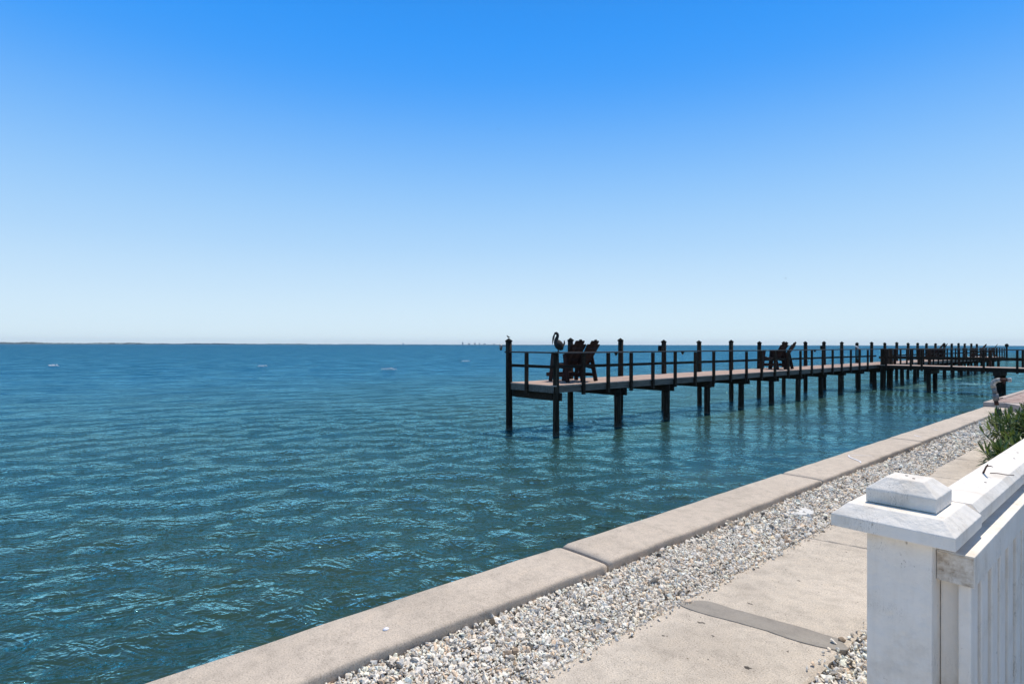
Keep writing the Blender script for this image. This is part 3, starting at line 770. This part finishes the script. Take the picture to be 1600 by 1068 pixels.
# end railing
dp(MB().box((XB-0.20, YE-0.165, ZR-0.042), (XN+0.16, YE-0.03, ZR+0.002)), 'top_rail', MT['toprail'], 0.004)
dp(MB().box((XB-0.02, YE-0.069, 2.035), (XN+0.03, YE-0.031, 2.125)), 'mid_rail', MT['railwood'], 0.003)
dp(MB().box((XB+0.80, YE-0.20, 1.22), (XB+0.90, YE-0.112, ZR-0.044)), 'rail_post', MT['railwood'], 0.004)
# far end railing, across the dock
dp(MB().box((XB-0.1, YF+0.02, ZR-0.044), (XN+0.16, YF+0.14, ZR)), 'top_rail', MT['toprail'], 0.004)
dp(MB().box((XB-0.02, YF+0.05, 2.035), (XN+0.03, YF+0.09, 2.125)), 'mid_rail', MT['railwood'], 0.003)
for x in (XB+0.2, XB+0.75, XB+1.3): dp(MB().box((x-0.05, YF+0.025, 1.25), (x+0.05, YF+0.115, ZR-0.044)), 'rail_post', MT['railwood'], 0.004)

# walkway from the shore to the dock
YW0, YW1 = 41.07, 42.75
walk = thing('walkway', 'dark wooden walkway with railings linking the shore terrace to the long dock', 'walkway', (-7.5, YW0, 0))
def wp(mb, name, mat, bevel=0.003, kind=None):
    o = mb.build(name, mat, bevel=bevel); child_at(o, walk)
    if kind: o['kind'] = kind
    return o
XW0, XW1 = XN+0.20, -3.06
mb = MB(); x = XW0
while x < XW1-0.14:
    mb.box((x, YW0-0.06, ZD-0.034+random.uniform(-0.003, 0.003)), (x+0.136, YW1+0.06, ZD+random.uniform(-0.002, 0.002))); x += 0.142
wp(mb, 'deck_planks', MT['deck'], 0, kind='stuff')
for yy in (YW0-0.02, YW1-0.02): wp(MB().box((XW0, yy, 1.29), (XW1, yy+0.04, 1.494)), 'side_beam', MT['railwood'])
for yy, s_ in ((YW0-0.022, -1), (YW1+0.022, 1)):
    y0, y1 = sorted((yy, yy+s_*0.085))
    for x in (-11.57, -10.27, -9.72, -8.28, -6.82, -5.40, -4.0, -3.12):
        wp(MB().box((x-0.05, y0, 1.22), (x+0.05, y1, ZR-0.046)), 'rail_post', MT['railwood'], 0.004)
    wp(MB().box((XW0-0.02, min(yy-s_*0.03, yy+s_*0.1), ZR-0.044), (XW1, max(yy-s_*0.03, yy+s_*0.1), ZR)), 'top_rail', MT['toprail'], 0.004)
    y0, y1 = sorted((yy-s_*0.002, yy-s_*0.038))
    wp(MB().box((XW0-0.02, y0, 1.92), (XW1, y1, 2.06)), 'mid_rail', MT['railwood'])
for x in (-9.42, -6.25):
    for yy in (YW0+0.12, YW1-0.12):
        o = pile_mesh(-1.8, 1.06, 0.15 if x > -7 else 0.12, 0.14 if x > -7 else 0.11, int(yy*10+x)).build('pile', MT['pile']); o.location = (x, yy, 0); child_at(o, walk)
        for p in o.data.polygons: p.use_smooth = abs(p.normal.z) < 0.7
    wp(MB().box((x-0.16, YW0-0.12, 1.06), (x+0.16, YW1+0.12, 1.288)), 'cross_beam', MT['railwood'])
for yy in (YW0+0.1, YW1-0.1):
    o = pile_mesh(-1.8, ZR+0.02, 0.15, 0.13, int(yy)).build('pile', MT['pile']); o.location = (XW0+0.17, yy, 0); child_at(o, walk)

# ---------------------------------------------------------------- tall slatted chairs on the dock
def make_chair():
    t = thing('slatted_chair', '', 'chair', (0, 0, 0))
    W = 0.56
    m = MT['chair']
    # seat slats run across, seat falls to the back
    for i in range(6):
        x = -0.34+i*0.088; z = 0.60-i*0.016
        MB().box((x-0.038, -W/2, z-0.011), (x+0.038, W/2, z+0.011)).build('seat_slat', m, t, bevel=0.003, segs=1)
    # fan back
    n = 5
    for i in range(n):
        u = (i-(n-1)/2)/((n-1)/2); y0 = u*0.21; y1 = u*0.27
        top = 1.38-0.15*u*u
        x0, z0 = 0.12, 0.47; sl = (0.66-x0)/(1.34-z0); x1 = x0+(top-z0)*sl
        b = MB()
        w0, w1, th = 0.050, 0.066, 0.012
        d = Vector((x1-x0, 0, top-z0)).normalized(); nrm = Vector((d.z, 0, -d.x))
        P0 = Vector((x0, y0, z0)); P1 = Vector((x1, y1, top)); Pm = P0.lerp(P1, 0.96)
        vs = []
        for P, w in ((P0, w0), (Pm, w1), (P1, w1*0.75)):
            for a in (-1, 1): 
                for q in (-1, 1): vs.append(P+Vector((0, q*w, 0))+nrm*a*th)
        fs = [(0,1,3,2), (8,10,11,9), (0,4,5,1), (4,8,9,5), (2,3,7,6), (6,7,11,10), (0,2,6,4), (4,6,10,8), (1,5,7,3), (5,9,11,7)]
        b.add(vs, fs).build('back_slat', m, t)
    MB().bar((0.30, -0.25, 0.72), (0.30, 0.25, 0.72), 0.03, 0.07).build('back_brace', m, t)
    MB().bar((0.535, -0.25, 1.10), (0.535, 0.25, 1.10), 0.03, 0.07).build('back_brace', m, t)
    for s_ in (-1, 1):
        y = s_*(W/2+0.02)
        MB().bar((-0.32, y, 0.93), (-0.42, y+s_*0.03, 0.0), 0.045, 0.15, up=(1, 0, 0)).build('leg', m, t, bevel=0.004)
        MB().bar((0.24, y, 0.92), (0.43, y+s_*0.03, 0.0), 0.045, 0.15, up=(1, 0, 0)).build('leg', m, t, bevel=0.004)
        MB().bar((-0.37, y-s_*0.01, 0.585), (0.35, y-s_*0.01, 0.47), 0.04, 0.14).build('side_rail', m, t)
        MB().bar((-0.66, y-s_*0.01, 0.22), (0.40, y-s_*0.01, 0.22), 0.04, 0.11).build('stretcher', m, t)
        MB().prism([(-0.46, y-0.06), (-0.40, y-0.075), (0.36, y-0.05), (0.40, y), (0.36, y+0.05), (-0.40, y+0.075), (-0.46, y+0.06)], 0.93, 0.955).build('arm', m, t, bevel=0.004)
    for x in (-0.60, -0.51): MB().box((x-0.038, -W/2-0.02, 0.266), (x+0.038, W/2+0.02, 0.288)).build('footrest_slat', m, t, bevel=0.003, segs=1)
    MB().box((-0.36, -W/2, 0.86), (-0.33, W/2, 0.92)).build('front_apron', m, t) if False else None
    return t
ch0 = make_chair()
cl = [(13.90, 'tall dark slatted chair nearest the end of the dock, under the pelican'),
      (14.46, 'tall dark slatted chair second from the near end of the dock'),
      (29.05, 'tall dark slatted chair halfway along the dock, left one of its pair'),
      (29.75, 'tall dark slatted chair halfway along the dock, right one of its pair leaning back furthest'),
      (59.1, 'dark slatted chair beyond the walkway, left one of its pair'),
      (59.9, 'dark slatted chair beyond the walkway, right one of its pair'),
      (76.3, 'small dark slatted chair left of the far end of the dock'),
      (81.6, 'small dark slatted chair at the very far end of the dock')]
for i, (yy, lb) in enumerate(cl):
    c = ch0 if i == 0 else copy_tree(ch0)
    c.location = (-13.12+(0.06 if i % 2 else -0.02), yy, ZD+0.003); c.rotation_euler = (0, 0, R([-4, 3, -8, 6, 0, 5, -6, 4][i]))
    c['label'] = lb; c['category'] = 'chair'; c['group'] = 'slatted chairs on the dock'

# ---------------------------------------------------------------- pelican on the rail corner
pel = thing('pelican', 'dark brown pelican perched on the dock rail corner with its bill tucked down', 'bird', (XN+0.07, 12.40, ZR), math.atan2(-math.sin(HEAD), -math.cos(HEAD)))
pel.scale = (1.12, 1.12, 1.1)
pts = [(-0.15, 0, 0.07), (-0.12, 0, 0.09), (-0.08, 0, 0.125), (-0.045, 0, 0.175), (-0.01, 0, 0.235), (0.02, 0, 0.29), (0.03, 0, 0.335), (0.018, 0, 0.375), (0.0, 0, 0.415), (-0.005, 0, 0.455), (0.005, 0, 0.49), (0.03, 0, 0.512), (0.06, 0, 0.505), (0.085, 0, 0.485)]
rad = [0.02, 0.07, 0.108, 0.128, 0.122, 0.095, 0.064, 0.05, 0.044, 0.042, 0.043, 0.044, 0.038, 0.018]
MB().loft(pts, [(r_, r_*0.92) for r_ in rad], 14).build('body', MT['feather'], pel, smooth=True)
MB().loft([(0.075, 0, 0.49), (0.095, 0, 0.44), (0.115, 0, 0.36), (0.13, 0, 0.27), (0.138, 0, 0.20)], [(0.016, 0.02), (0.026, 0.018), (0.026, 0.014), (0.012, 0.009), (0.005, 0.005)], 8).build('bill', MT['bill'], pel, smooth=True)
for s_ in (-1, 1):
    MB().loft([(0.03, s_*0.085, 0.25), (-0.03, s_*0.108, 0.20), (-0.09, s_*0.10, 0.15), (-0.145, s_*0.075, 0.15), (-0.185, s_*0.05, 0.24), (-0.18, s_*0.035, 0.32)], [(0.02, 0.05), (0.022, 0.08), (0.022, 0.075), (0.02, 0.05), (0.014, 0.032), (0.004, 0.008)], 10).build('wing', MT['feather'], pel, smooth=True)
    MB().loft([(-0.03, s_*0.045, 0.10), (-0.02, s_*0.045, 0.012)], [0.018, 0.012], 8).build('leg', MT['bill'], pel, smooth=True)
    MB().prism([(-0.05, s_*0.045-0.012), (0.045, s_*0.045-0.042), (0.055, s_*0.045), (0.045, s_*0.045+0.042), (-0.05, s_*0.045+0.012)], 0.0005, 0.013).build('foot', MT['bill'], pel)
# small bird on the end pile
sb = thing('small_bird', 'small dark bird on top of the leftmost dock pile', 'bird', (XB-0.08, 12.20, 2.93), math.atan2(-math.sin(HEAD), -math.cos(HEAD)))
MB().loft([(-0.10, 0, 0.12), (-0.06, 0, 0.14), (0.0, 0, 0.16), (0.05, 0, 0.19), (0.06, 0, 0.22), (0.075, 0, 0.235), (0.10, 0, 0.235)], [0.004, 0.02, 0.042, 0.036, 0.022, 0.022, 0.004], 10).build('body', MT['feather'], sb, smooth=True)
for s_ in (-1, 1): MB().loft([(0.0, s_*0.015, 0.13), (0.0, s_*0.015, 0.06)], 0.005, 6).build('leg', MT['bill'], sb)
sb.location = (XB-0.06, 12.20, 2.90); sb.scale = (0.6, 0.6, 0.6)

# ---------------------------------------------------------------- lights and small fittings on the dock
def dock_light(x, y, z, label, hang=True):
    t = thing('dock_light', label, 'light', (x, y, z), 0, 'small lights hung under the dock rail')
    MB().loft([(0, 0, 0), (0, 0, -0.02), (0, 0, -0.05), (0, 0, -0.09)], [0.06, 0.062, 0.04, 0.018], 12).build('shade', MT['black'], t)
    MB().loft([(0, 0, -0.09), (0, 0, -0.12)], [0.02, 0.013], 10).build('lens', MT['whitep'], t)
for yy, z, lb in ((15.14, ZR-0.046, 'small cone light under the dock rail left of the third tall pile'), (19.1, ZR-0.046, 'small cone light under the dock rail between the fourth and fifth tall piles'), (31.37, ZR-0.046, 'small cone light under the dock rail right of the middle pair of chairs')):
    dock_light(XN+0.10, yy, z, lb)
def pile_box(k, label):
    t = thing('junction_box', label, 'box', (XB-0.19, backY[k], 2.58), 0, 'boxes fixed to dock piles')
    MB().box((-0.06, -0.08, -0.12), (0.05, 0.08, 0.14)).build('housing', MT['black'], t, bevel=0.01)
    MB().box((-0.068, -0.06, -0.09), (-0.0602, 0.06, 0.11)).build('cover', MT['black'], t, bevel=0.001)
pile_box(3, 'dark box fixed to the side of the fourth tall dock pile'); pile_box(9, 'dark box fixed to the side of the tall dock pile right of the middle chairs')
t = thing('dock_lamp', 'small grey lamp on a bracket at the left of the leftmost dock pile', 'lamp', (XB-0.14, 12.16, 2.70))
MB().bar((0.05, 0, 0), (-0.17, -0.05, 0.0), 0.03, 0.03).build('bracket', MT['metal'], t)
MB().loft([(-0.19, -0.05, 0.05), (-0.19, -0.05, 0.02), (-0.19, -0.05, -0.04), (-0.19, -0.05, -0.14)], [0.02, 0.055, 0.055, 0.035], 12).build('lamp_head', MT['metal'], t, smooth=True)
# teal cloth bundle with pale bracket hung on the pile left of the walkway junction
t = thing('teal_bundle', 'rolled teal cloth with a pale top hanging on a dock pile near the walkway', 'cloth', (XB+0.10, backY[11]-0.16, 1.9))
MB().loft([(0, 0, -0.15), (0.01, 0, 0.0), (0.0, 0.01, 0.25), (0.0, 0, 0.5), (0, 0, 0.62)], [0.06, 0.13, 0.15, 0.15, 0.09], 12).build('cloth', MT['teal'], t, smooth=True)
MB().loft([(0.0, 0, 0.60), (-0.08, -0.04, 0.74), (-0.22, -0.10, 0.80)], [0.06, 0.06, 0.03], 8).build('pale_top', MT['whitep'], t, smooth=True)

# lone marker post out in the water
t = thing('channel_marker', 'lone thin dark marker post standing in the water far right', 'post', (-20.0, 140.5, 0))
pile_mesh(-1.5, 2.55, 0.17, 0.15, 77).build('post', MT['pile'], t)
MB().loft([(0, 0, 2.5), (0, 0, 2.55), (0, 0, 2.95), (0, 0, 3.1)], [0.2, 0.28, 0.28, 0.1], 12).build('post_top', MT['black'], t)

# ---------------------------------------------------------------- standpipe beside the seawall
sp_ = thing('standpipe', 'weathered grey water standpipe with a bent top beside the end of the seawall', 'pipe', (-2.53, 16.87, 1.11))
MB().loft([(0, 0, -0.05), (0.0, 0, 0.0), (-0.03, 0, 0.20)], 0.042, 14).build('base_sleeve', MT['rust'], sp_, smooth=True)
MB().loft([(-0.028, 0, 0.18), (-0.055, 0, 0.40)], 0.034, 14).build('riser', MT['pvcw'], sp_, smooth=True)
MB().loft([(-0.042, 0, 0.29), (-0.055, 0, 0.385)], 0.041, 14).build('collar', MT['rust'], sp_, smooth=True)
MB().loft([(-0.052, 0, 0.39), (-0.07, 0, 0.55)], [0.058, 0.056], 14).build('valve', MT['pvc'], sp_, smooth=True)
MB().bar((-0.05, -0.02, 0.43), (0.07, -0.02, 0.46), 0.025, 0.02).build('valve_handle', MT['rust'], sp_)
MB().loft([(-0.07, 0, 0.54), (-0.10, 0, 0.70)], 0.044, 14).build('riser', MT['pvc'], sp_, smooth=True)
MB().loft([(-0.10, 0, 0.68), (-0.112, 0, 0.755), (-0.095, 0, 0.81), (-0.04, 0, 0.85), (0.02, 0, 0.865)], [0.052, 0.052, 0.052, 0.05, 0.05], 14).build('elbow', MT['pvcw'], sp_, smooth=True)
MB().loft([(0.0, 0, 0.862), (0.16, 0, 0.87)], 0.037, 14).build('outlet', MT['rust'], sp_, smooth=True)
MB().loft([(0.15, 0, 0.87), (0.21, 0, 0.873)], 0.046, 14).build('nozzle', MT['pvcw'], sp_, smooth=True)
MB().loft([(0.08, 0, 0.85), (0.08, 0, 0.78)], [0.014, 0.02], 8).build('drain', MT['rust'], sp_, smooth=True)

# ---------------------------------------------------------------- oleander bushes
def bush(x, y, h, rad, nleaf, seed, label):
    r = random.Random(seed)
    t = thing('oleander_bush', label, 'bush', (x, y, ZP-0.04), 0, 'oleander bushes beside the fence')
    V, F, T = [], [], []; sv = MB()
    nst = int(nleaf/46)
    for s_ in range(nst):
        a = r.uniform(0, 6.283); q = math.sqrt(r.uniform(0.02, 1)); rr_ = rad*q
        H = h*(0.55+0.45*math.cos(q*1.35))*r.uniform(0.78, 1.08)
        tip = Vector((rr_*math.cos(a), rr_*math.sin(a), H)); root = Vector((0.25*rr_*math.cos(a), 0.25*rr_*math.sin(a), 0))
        midp = root.lerp(tip, 0.5)+Vector((0.1*math.cos(a)*rad, 0.1*math.sin(a)*rad, 0.05*h))
        P = lambda u: root*(1-u)**2+midp*2*u*(1-u)+tip*u*u
        sv.loft([P(u/4) for u in range(5)], [0.009, 0.008, 0.006, 0.005, 0.003], 5)
        for k in range(46):
            u = 1-(k/46)**1.2*0.72; p = P(u); d = (P(min(1, u+0.05))-P(max(0, u-0.05))).normalized()
            ang = k*2.39996+r.uniform(-0.4, 0.4)
            e1 = d.orthogonal().normalized(); e2 = d.cross(e1)
            up = r.uniform(-0.1, 1.0) if u < 0.96 else r.uniform(1.0, 2.6)
            dr = ((e1*math.cos(ang)+e2*math.sin(ang))+d*up).normalized()
            L = r.uniform(0.10, 0.19); w = L*r.uniform(0.065, 0.095)
            sd_ = dr.cross(Vector((0, 0, 1)));
            if sd_.length < 1e-3: sd_ = Vector((1, 0, 0))
            sd_.normalize(); nn = sd_.cross(dr).normalized()
            b = len(V); dp_ = r.uniform(-0.02, 0.012)
            a0, a1, a2, a3 = p, p+dr*L*0.35, p+dr*L*0.7+nn*dp_*0.5, p+dr*L+nn*dp_
            V += [a0, a1+sd_*w+nn*0.002, a1-sd_*w+nn*0.002, a1-nn*0.001, a2+sd_*w*0.8, a2-sd_*w*0.8, a2-nn*0.002, a3]
            F += [(b, b+1, b+3), (b, b+3, b+2), (b+1, b+4, b+6), (b+1, b+6, b+3), (b+3, b+6, b+5), (b+3, b+5, b+2), (b+4, b+7, b+6), (b+6, b+7, b+5)]
            c = r.choice([(0.055, 0.095, 0.022), (0.08, 0.125, 0.028), (0.035, 0.065, 0.020), (0.115, 0.165, 0.035)]) if r.random() > 0.05 else (0.20, 0.19, 0.05)
            if u > 0.93 and r.random() < 0.35: c = (0.18, 0.24, 0.06)
            T += [c]*8
    fo = link('foliage', np_mesh('foliage', [tuple(v) for v in V], F, MT['leaf'], tint=np.array(T)), t)
    sv.build('stems', MT['rust'], t, fix=False)
bush(-0.92, 8.5, 0.62, 0.52, 3600, 1, 'low green oleander bush nearest the fence post, tips over the path edge')
bush(-1.0, 9.9, 0.74, 0.66, 4600, 2, 'green oleander bush second behind the fence rail, spiky pale tips')
bush(-1.15, 11.4, 0.74, 0.68, 4600, 3, 'darker oleander bush furthest from the fence post, nearest the standpipe')
bush(-0.65, 11.0, 0.85, 0.65, 4000, 4, 'tallest oleander bush at the right edge behind the fence rail')

# ---------------------------------------------------------------- small things on the ground
o = MB().loft([(0, 0, 0), (0, 0, 0.004), (0, 0, 0.009), (0, 0, 0.012)], [(0.014, 0.018), (0.014, 0.018), (0.008, 0.011), (0.001, 0.001)], 12).build('shell', MT['shell'], smooth=True, loc=(-2.743, 1.514, 1.234)); tag(o, 'tiny white shell lying on the seawall cap in the foreground', 'shell')
o = MB().prism([(-0.13, -0.12), (-0.03, -0.16), (0.09, -0.08), (0.13, 0.02), (0.10, 0.12), (0.0, 0.17), (-0.08, 0.10), (-0.12, 0.02)], 0, 0.03).build('flat_rock', MT['flatrock'], bevel=0.008, loc=(-2.36, 5.75, 1.118)); tag(o, 'pale flat stone lying on the gravel beside the seawall cap', 'rock')
o['label'] = 'pale flat stone lying on the gravel beside the seawall cap'
for (x, y, s_, lb) in ((-2.47, 1.58, 1.0, 'small green weed in the gravel, larger of the two by the cap'), (-2.33, 1.36, 0.7, 'tiny green weed in the gravel at the bottom edge of the view')):
    V, F, T = [], [], []; r = random.Random(int(y*100))
    for k in range(34):
        a = r.uniform(0, 6.28); el = r.uniform(0.2, 1.2); L = s_*r.uniform(0.02, 0.045); d = Vector((math.cos(a)*math.cos(el), math.sin(a)*math.cos(el), math.sin(el)))
        p = Vector((r.uniform(-0.02, 0.02)*s_, r.uniform(-0.02, 0.02)*s_, 0)); sd_ = Vector((-math.sin(a), math.cos(a), 0))*0.006*s_; b = len(V)
        V += [p, p+d*L*0.6+sd_, p+d*L*0.6-sd_, p+d*L]; F += [(b, b+1, b+2), (b+1, b+3, b+2)]; c = r.uniform(0.8, 1.3); T += [(0.10*c, 0.14*c, 0.035*c)]*4
    o = link('weed', np_mesh('weed', [tuple(v) for v in V], F, MT['leaf'], tint=np.array(T)), loc=(x, y, 1.115)); tag(o, lb, 'weed', 'weeds in the gravel')
# dry leaf litter and bits on gravel and path
V, F, T = [], [], []; r = random.Random(5)
for k in range(620):
    if k < 470: x = r.uniform(-2.57, -2.03) if r.random() < 0.5 else r.gauss(-2.45, 0.06); y = r.uniform(0.8, 12); z = 1.135
    else: x = r.uniform(-2.0, -1.15); y = r.uniform(1.3, 10); z = ZP+0.002
    x = min(max(x, -2.57), -1.15)
    a = r.uniform(0, 6.28); L = r.uniform(0.01, 0.05) if k < 470 else r.uniform(0.004, 0.014); w = L*r.uniform(0.08, 0.4); d = Vector((math.cos(a), math.sin(a), r.uniform(-0.1, 0.2))); sd_ = Vector((-math.sin(a), math.cos(a), r.uniform(-0.3, 0.3)))
    p = Vector((x, y, z)); b = len(V)
    V += [p-d*L/2, p+sd_*w/2+Vector((0, 0, 0.003)), p-sd_*w/2, p+d*L/2]; F += [(b, b+2, b+1), (b+1, b+2, b+3)]
    c = r.choice([(0.16, 0.11, 0.06), (0.09, 0.065, 0.04), (0.25, 0.19, 0.11), (0.05, 0.04, 0.03), (0.06, 0.045, 0.035)]); T += [c]*4
o = link('leaf_litter', np_mesh('leaf_litter', [tuple(v) for v in V], F, MT['dry'], tint=np.array(T)), kind='stuff'); tag(o, 'dry brown leaf bits scattered over the gravel and path', 'leaf litter')

# ---------------------------------------------------------------- whitecaps, far birds
def whitecap(x, y, L, seed, label):
    r = random.Random(seed); mb = MB()
    t0 = thing('whitecap', label, 'whitecap', (x, y, 0.0), HEAD+r.uniform(-0.2, 0.2), 'whitecaps far out on the bay')
    for k in range(9):
        u = (k/8-0.5)*L; pts = [(u-L*0.1, r.uniform(-0.1, 0.1), 0.02), (u, r.uniform(-0.15, 0.15), 0.12+r.uniform(0, 0.12)), (u+L*0.12, r.uniform(-0.1, 0.1), 0.03)]
        w = r.uniform(0.03, 0.075)*(1.2-abs(u)/L)
        mb.loft(pts, [w*0.4, w, w*0.3], 6)
    mb.build('foam', MT['foam'], t0)
whitecap(-89.3, 4.1, 1.3, 1, 'whitecap furthest left, at the left edge of the bay')
whitecap(-71.8, 23.0, 0.9, 2, 'small whitecap second from the left on the bay')
whitecap(-54.8, 30.5, 1.5, 3, 'long low whitecap nearest the viewer, left of the dock')
whitecap(-73.5, 54.6, 1.2, 4, 'whitecap closest to the dock end, just under the horizon')
def gull(x, y, z, label):
    t = thing('gull', label, 'bird', (x, y, z), 0.6, 'distant birds in the sky')
    MB().loft([(-0.18, 0, 0), (-0.05, 0, 0), (0.1, 0, 0.01), (0.2, 0, 0.01)], [0.01, 0.05, 0.04, 0.008], 8).build('body', MT['gull'], t, smooth=True)
    for s_ in (-1, 1): MB().add([(0.06, s_*0.03, 0), (-0.07, s_*0.03, 0), (-0.05, s_*0.3, 0.10), (0.08, s_*0.3, 0.10), (-0.12, s_*0.6, 0.04), (0.05, s_*0.3, 0.115), (0.0, s_*0.03, 0.02)], [(0,1,2,3), (3,2,4), (0,6,5,3), (6,1,2,5), (5,2,4)]).build('wing', MT['gull'], t)
_fo = lambda px, py, d: (Vector((0, 0, CAM_Z))+(_f+_x*((px-800)/899)+_y*(-(py-538.05)/899))*d)
p = Vector((-151, 128, 78.0)); 
gull(-150.9, 125.8, 76.0, 'tiny bird high in the middle of the sky'); gull(-63.5, 147.0, 19.5, 'tiny bird low in the sky above the dock')

# ---------------------------------------------------------------- far shore
def far_shore():
    r = random.Random(12); D = 4200.0
    V, F = [], []
    a0, a1, n = R(104), R(45), 900
    for i in range(n+1):
        u = i/n; a = a0+(a1-a0)*u        # heading left of +Y
        env = 1.0 if u < 0.2 else max(0.25, 1.0-(u-0.2)*1.25)
        h = 13.0*env*(0.72+0.16*math.sin(u*57)+0.10*math.sin(u*171+1)+r.uniform(-0.14, 0.14))
        d = D+120*math.sin(u*20)
        for dd, z in ((0, -0.5), (2, h*0.85), (60, h), (200, h*0.9), (260, -0.5)):
            V.append((-math.sin(a)*(d+dd), math.cos(a)*(d+dd), z))
    for i in range(n):
        for k in range(4): b = i*5+k; F.append((b, b+1, b+6, b+5))
    o = link('far_shore', np_mesh('far_shore', V, F, MT['shore']), kind='structure')
far_shore()
def tower(px, w, h, n, label):
    a = HEAD-math.atan((px-800)/899); D = 4150
    t = thing('apartment_tower', label, 'building', (-math.sin(a)*D, math.cos(a)*D, 0), a, 'buildings on the far shore')
    MB().box((-w/2, 0, -1), (w/2, 20, h)).build('wall', MT['bldg'], t)
    MB().box((-w/2-1, -1, h), (w/2+1, 21, h+1)).build('roof', MT['bldg'], t)
    for k in range(n):
        z = 2+k*(h-2)/n
        MB().box((-w/2+2, -0.35, z), (w/2-2, -0.02, z+1.6)).build('window_band', MT['glass'], t)
for px, w, h, n, lb in ((723, 10, 17, 5, 'tallest pale tower on the far shore horizon'), (733, 16, 9, 2, 'low pale block just right of the tallest far tower'), (742, 12, 12, 3, 'grey block in the middle of the far shore cluster'), (749, 9, 11, 3, 'narrow block right of centre in the far shore cluster'), (757, 18, 8, 2, 'wide low block right of the far shore cluster'), (772, 14, 7, 2, 'furthest right low block on the far shore'), (630, 10, 10, 3, 'lone pale block left along the far shore')):
    tower(px, w, h, n, lb)

# ---------------------------------------------------------------- haze
HZ = 4.5e-5
if HZ:
    m = bpy.data.materials.new('sea_haze'); m.use_nodes = True; n = m.node_tree.nodes; l = m.node_tree.links; n.clear()
    pv_ = n.new('ShaderNodeVolumePrincipled'); pv_.inputs['Color'].default_value = (0.86, 0.93, 1, 1); pv_.inputs['Density'].default_value = HZ
    ou = n.new('ShaderNodeOutputMaterial'); l.new(pv_.outputs[0], ou.inputs['Volume'])
    MB().box((-14000, -5000, -3.2), (200, 14000, 90.0)).build('haze', m, kind='stuff')
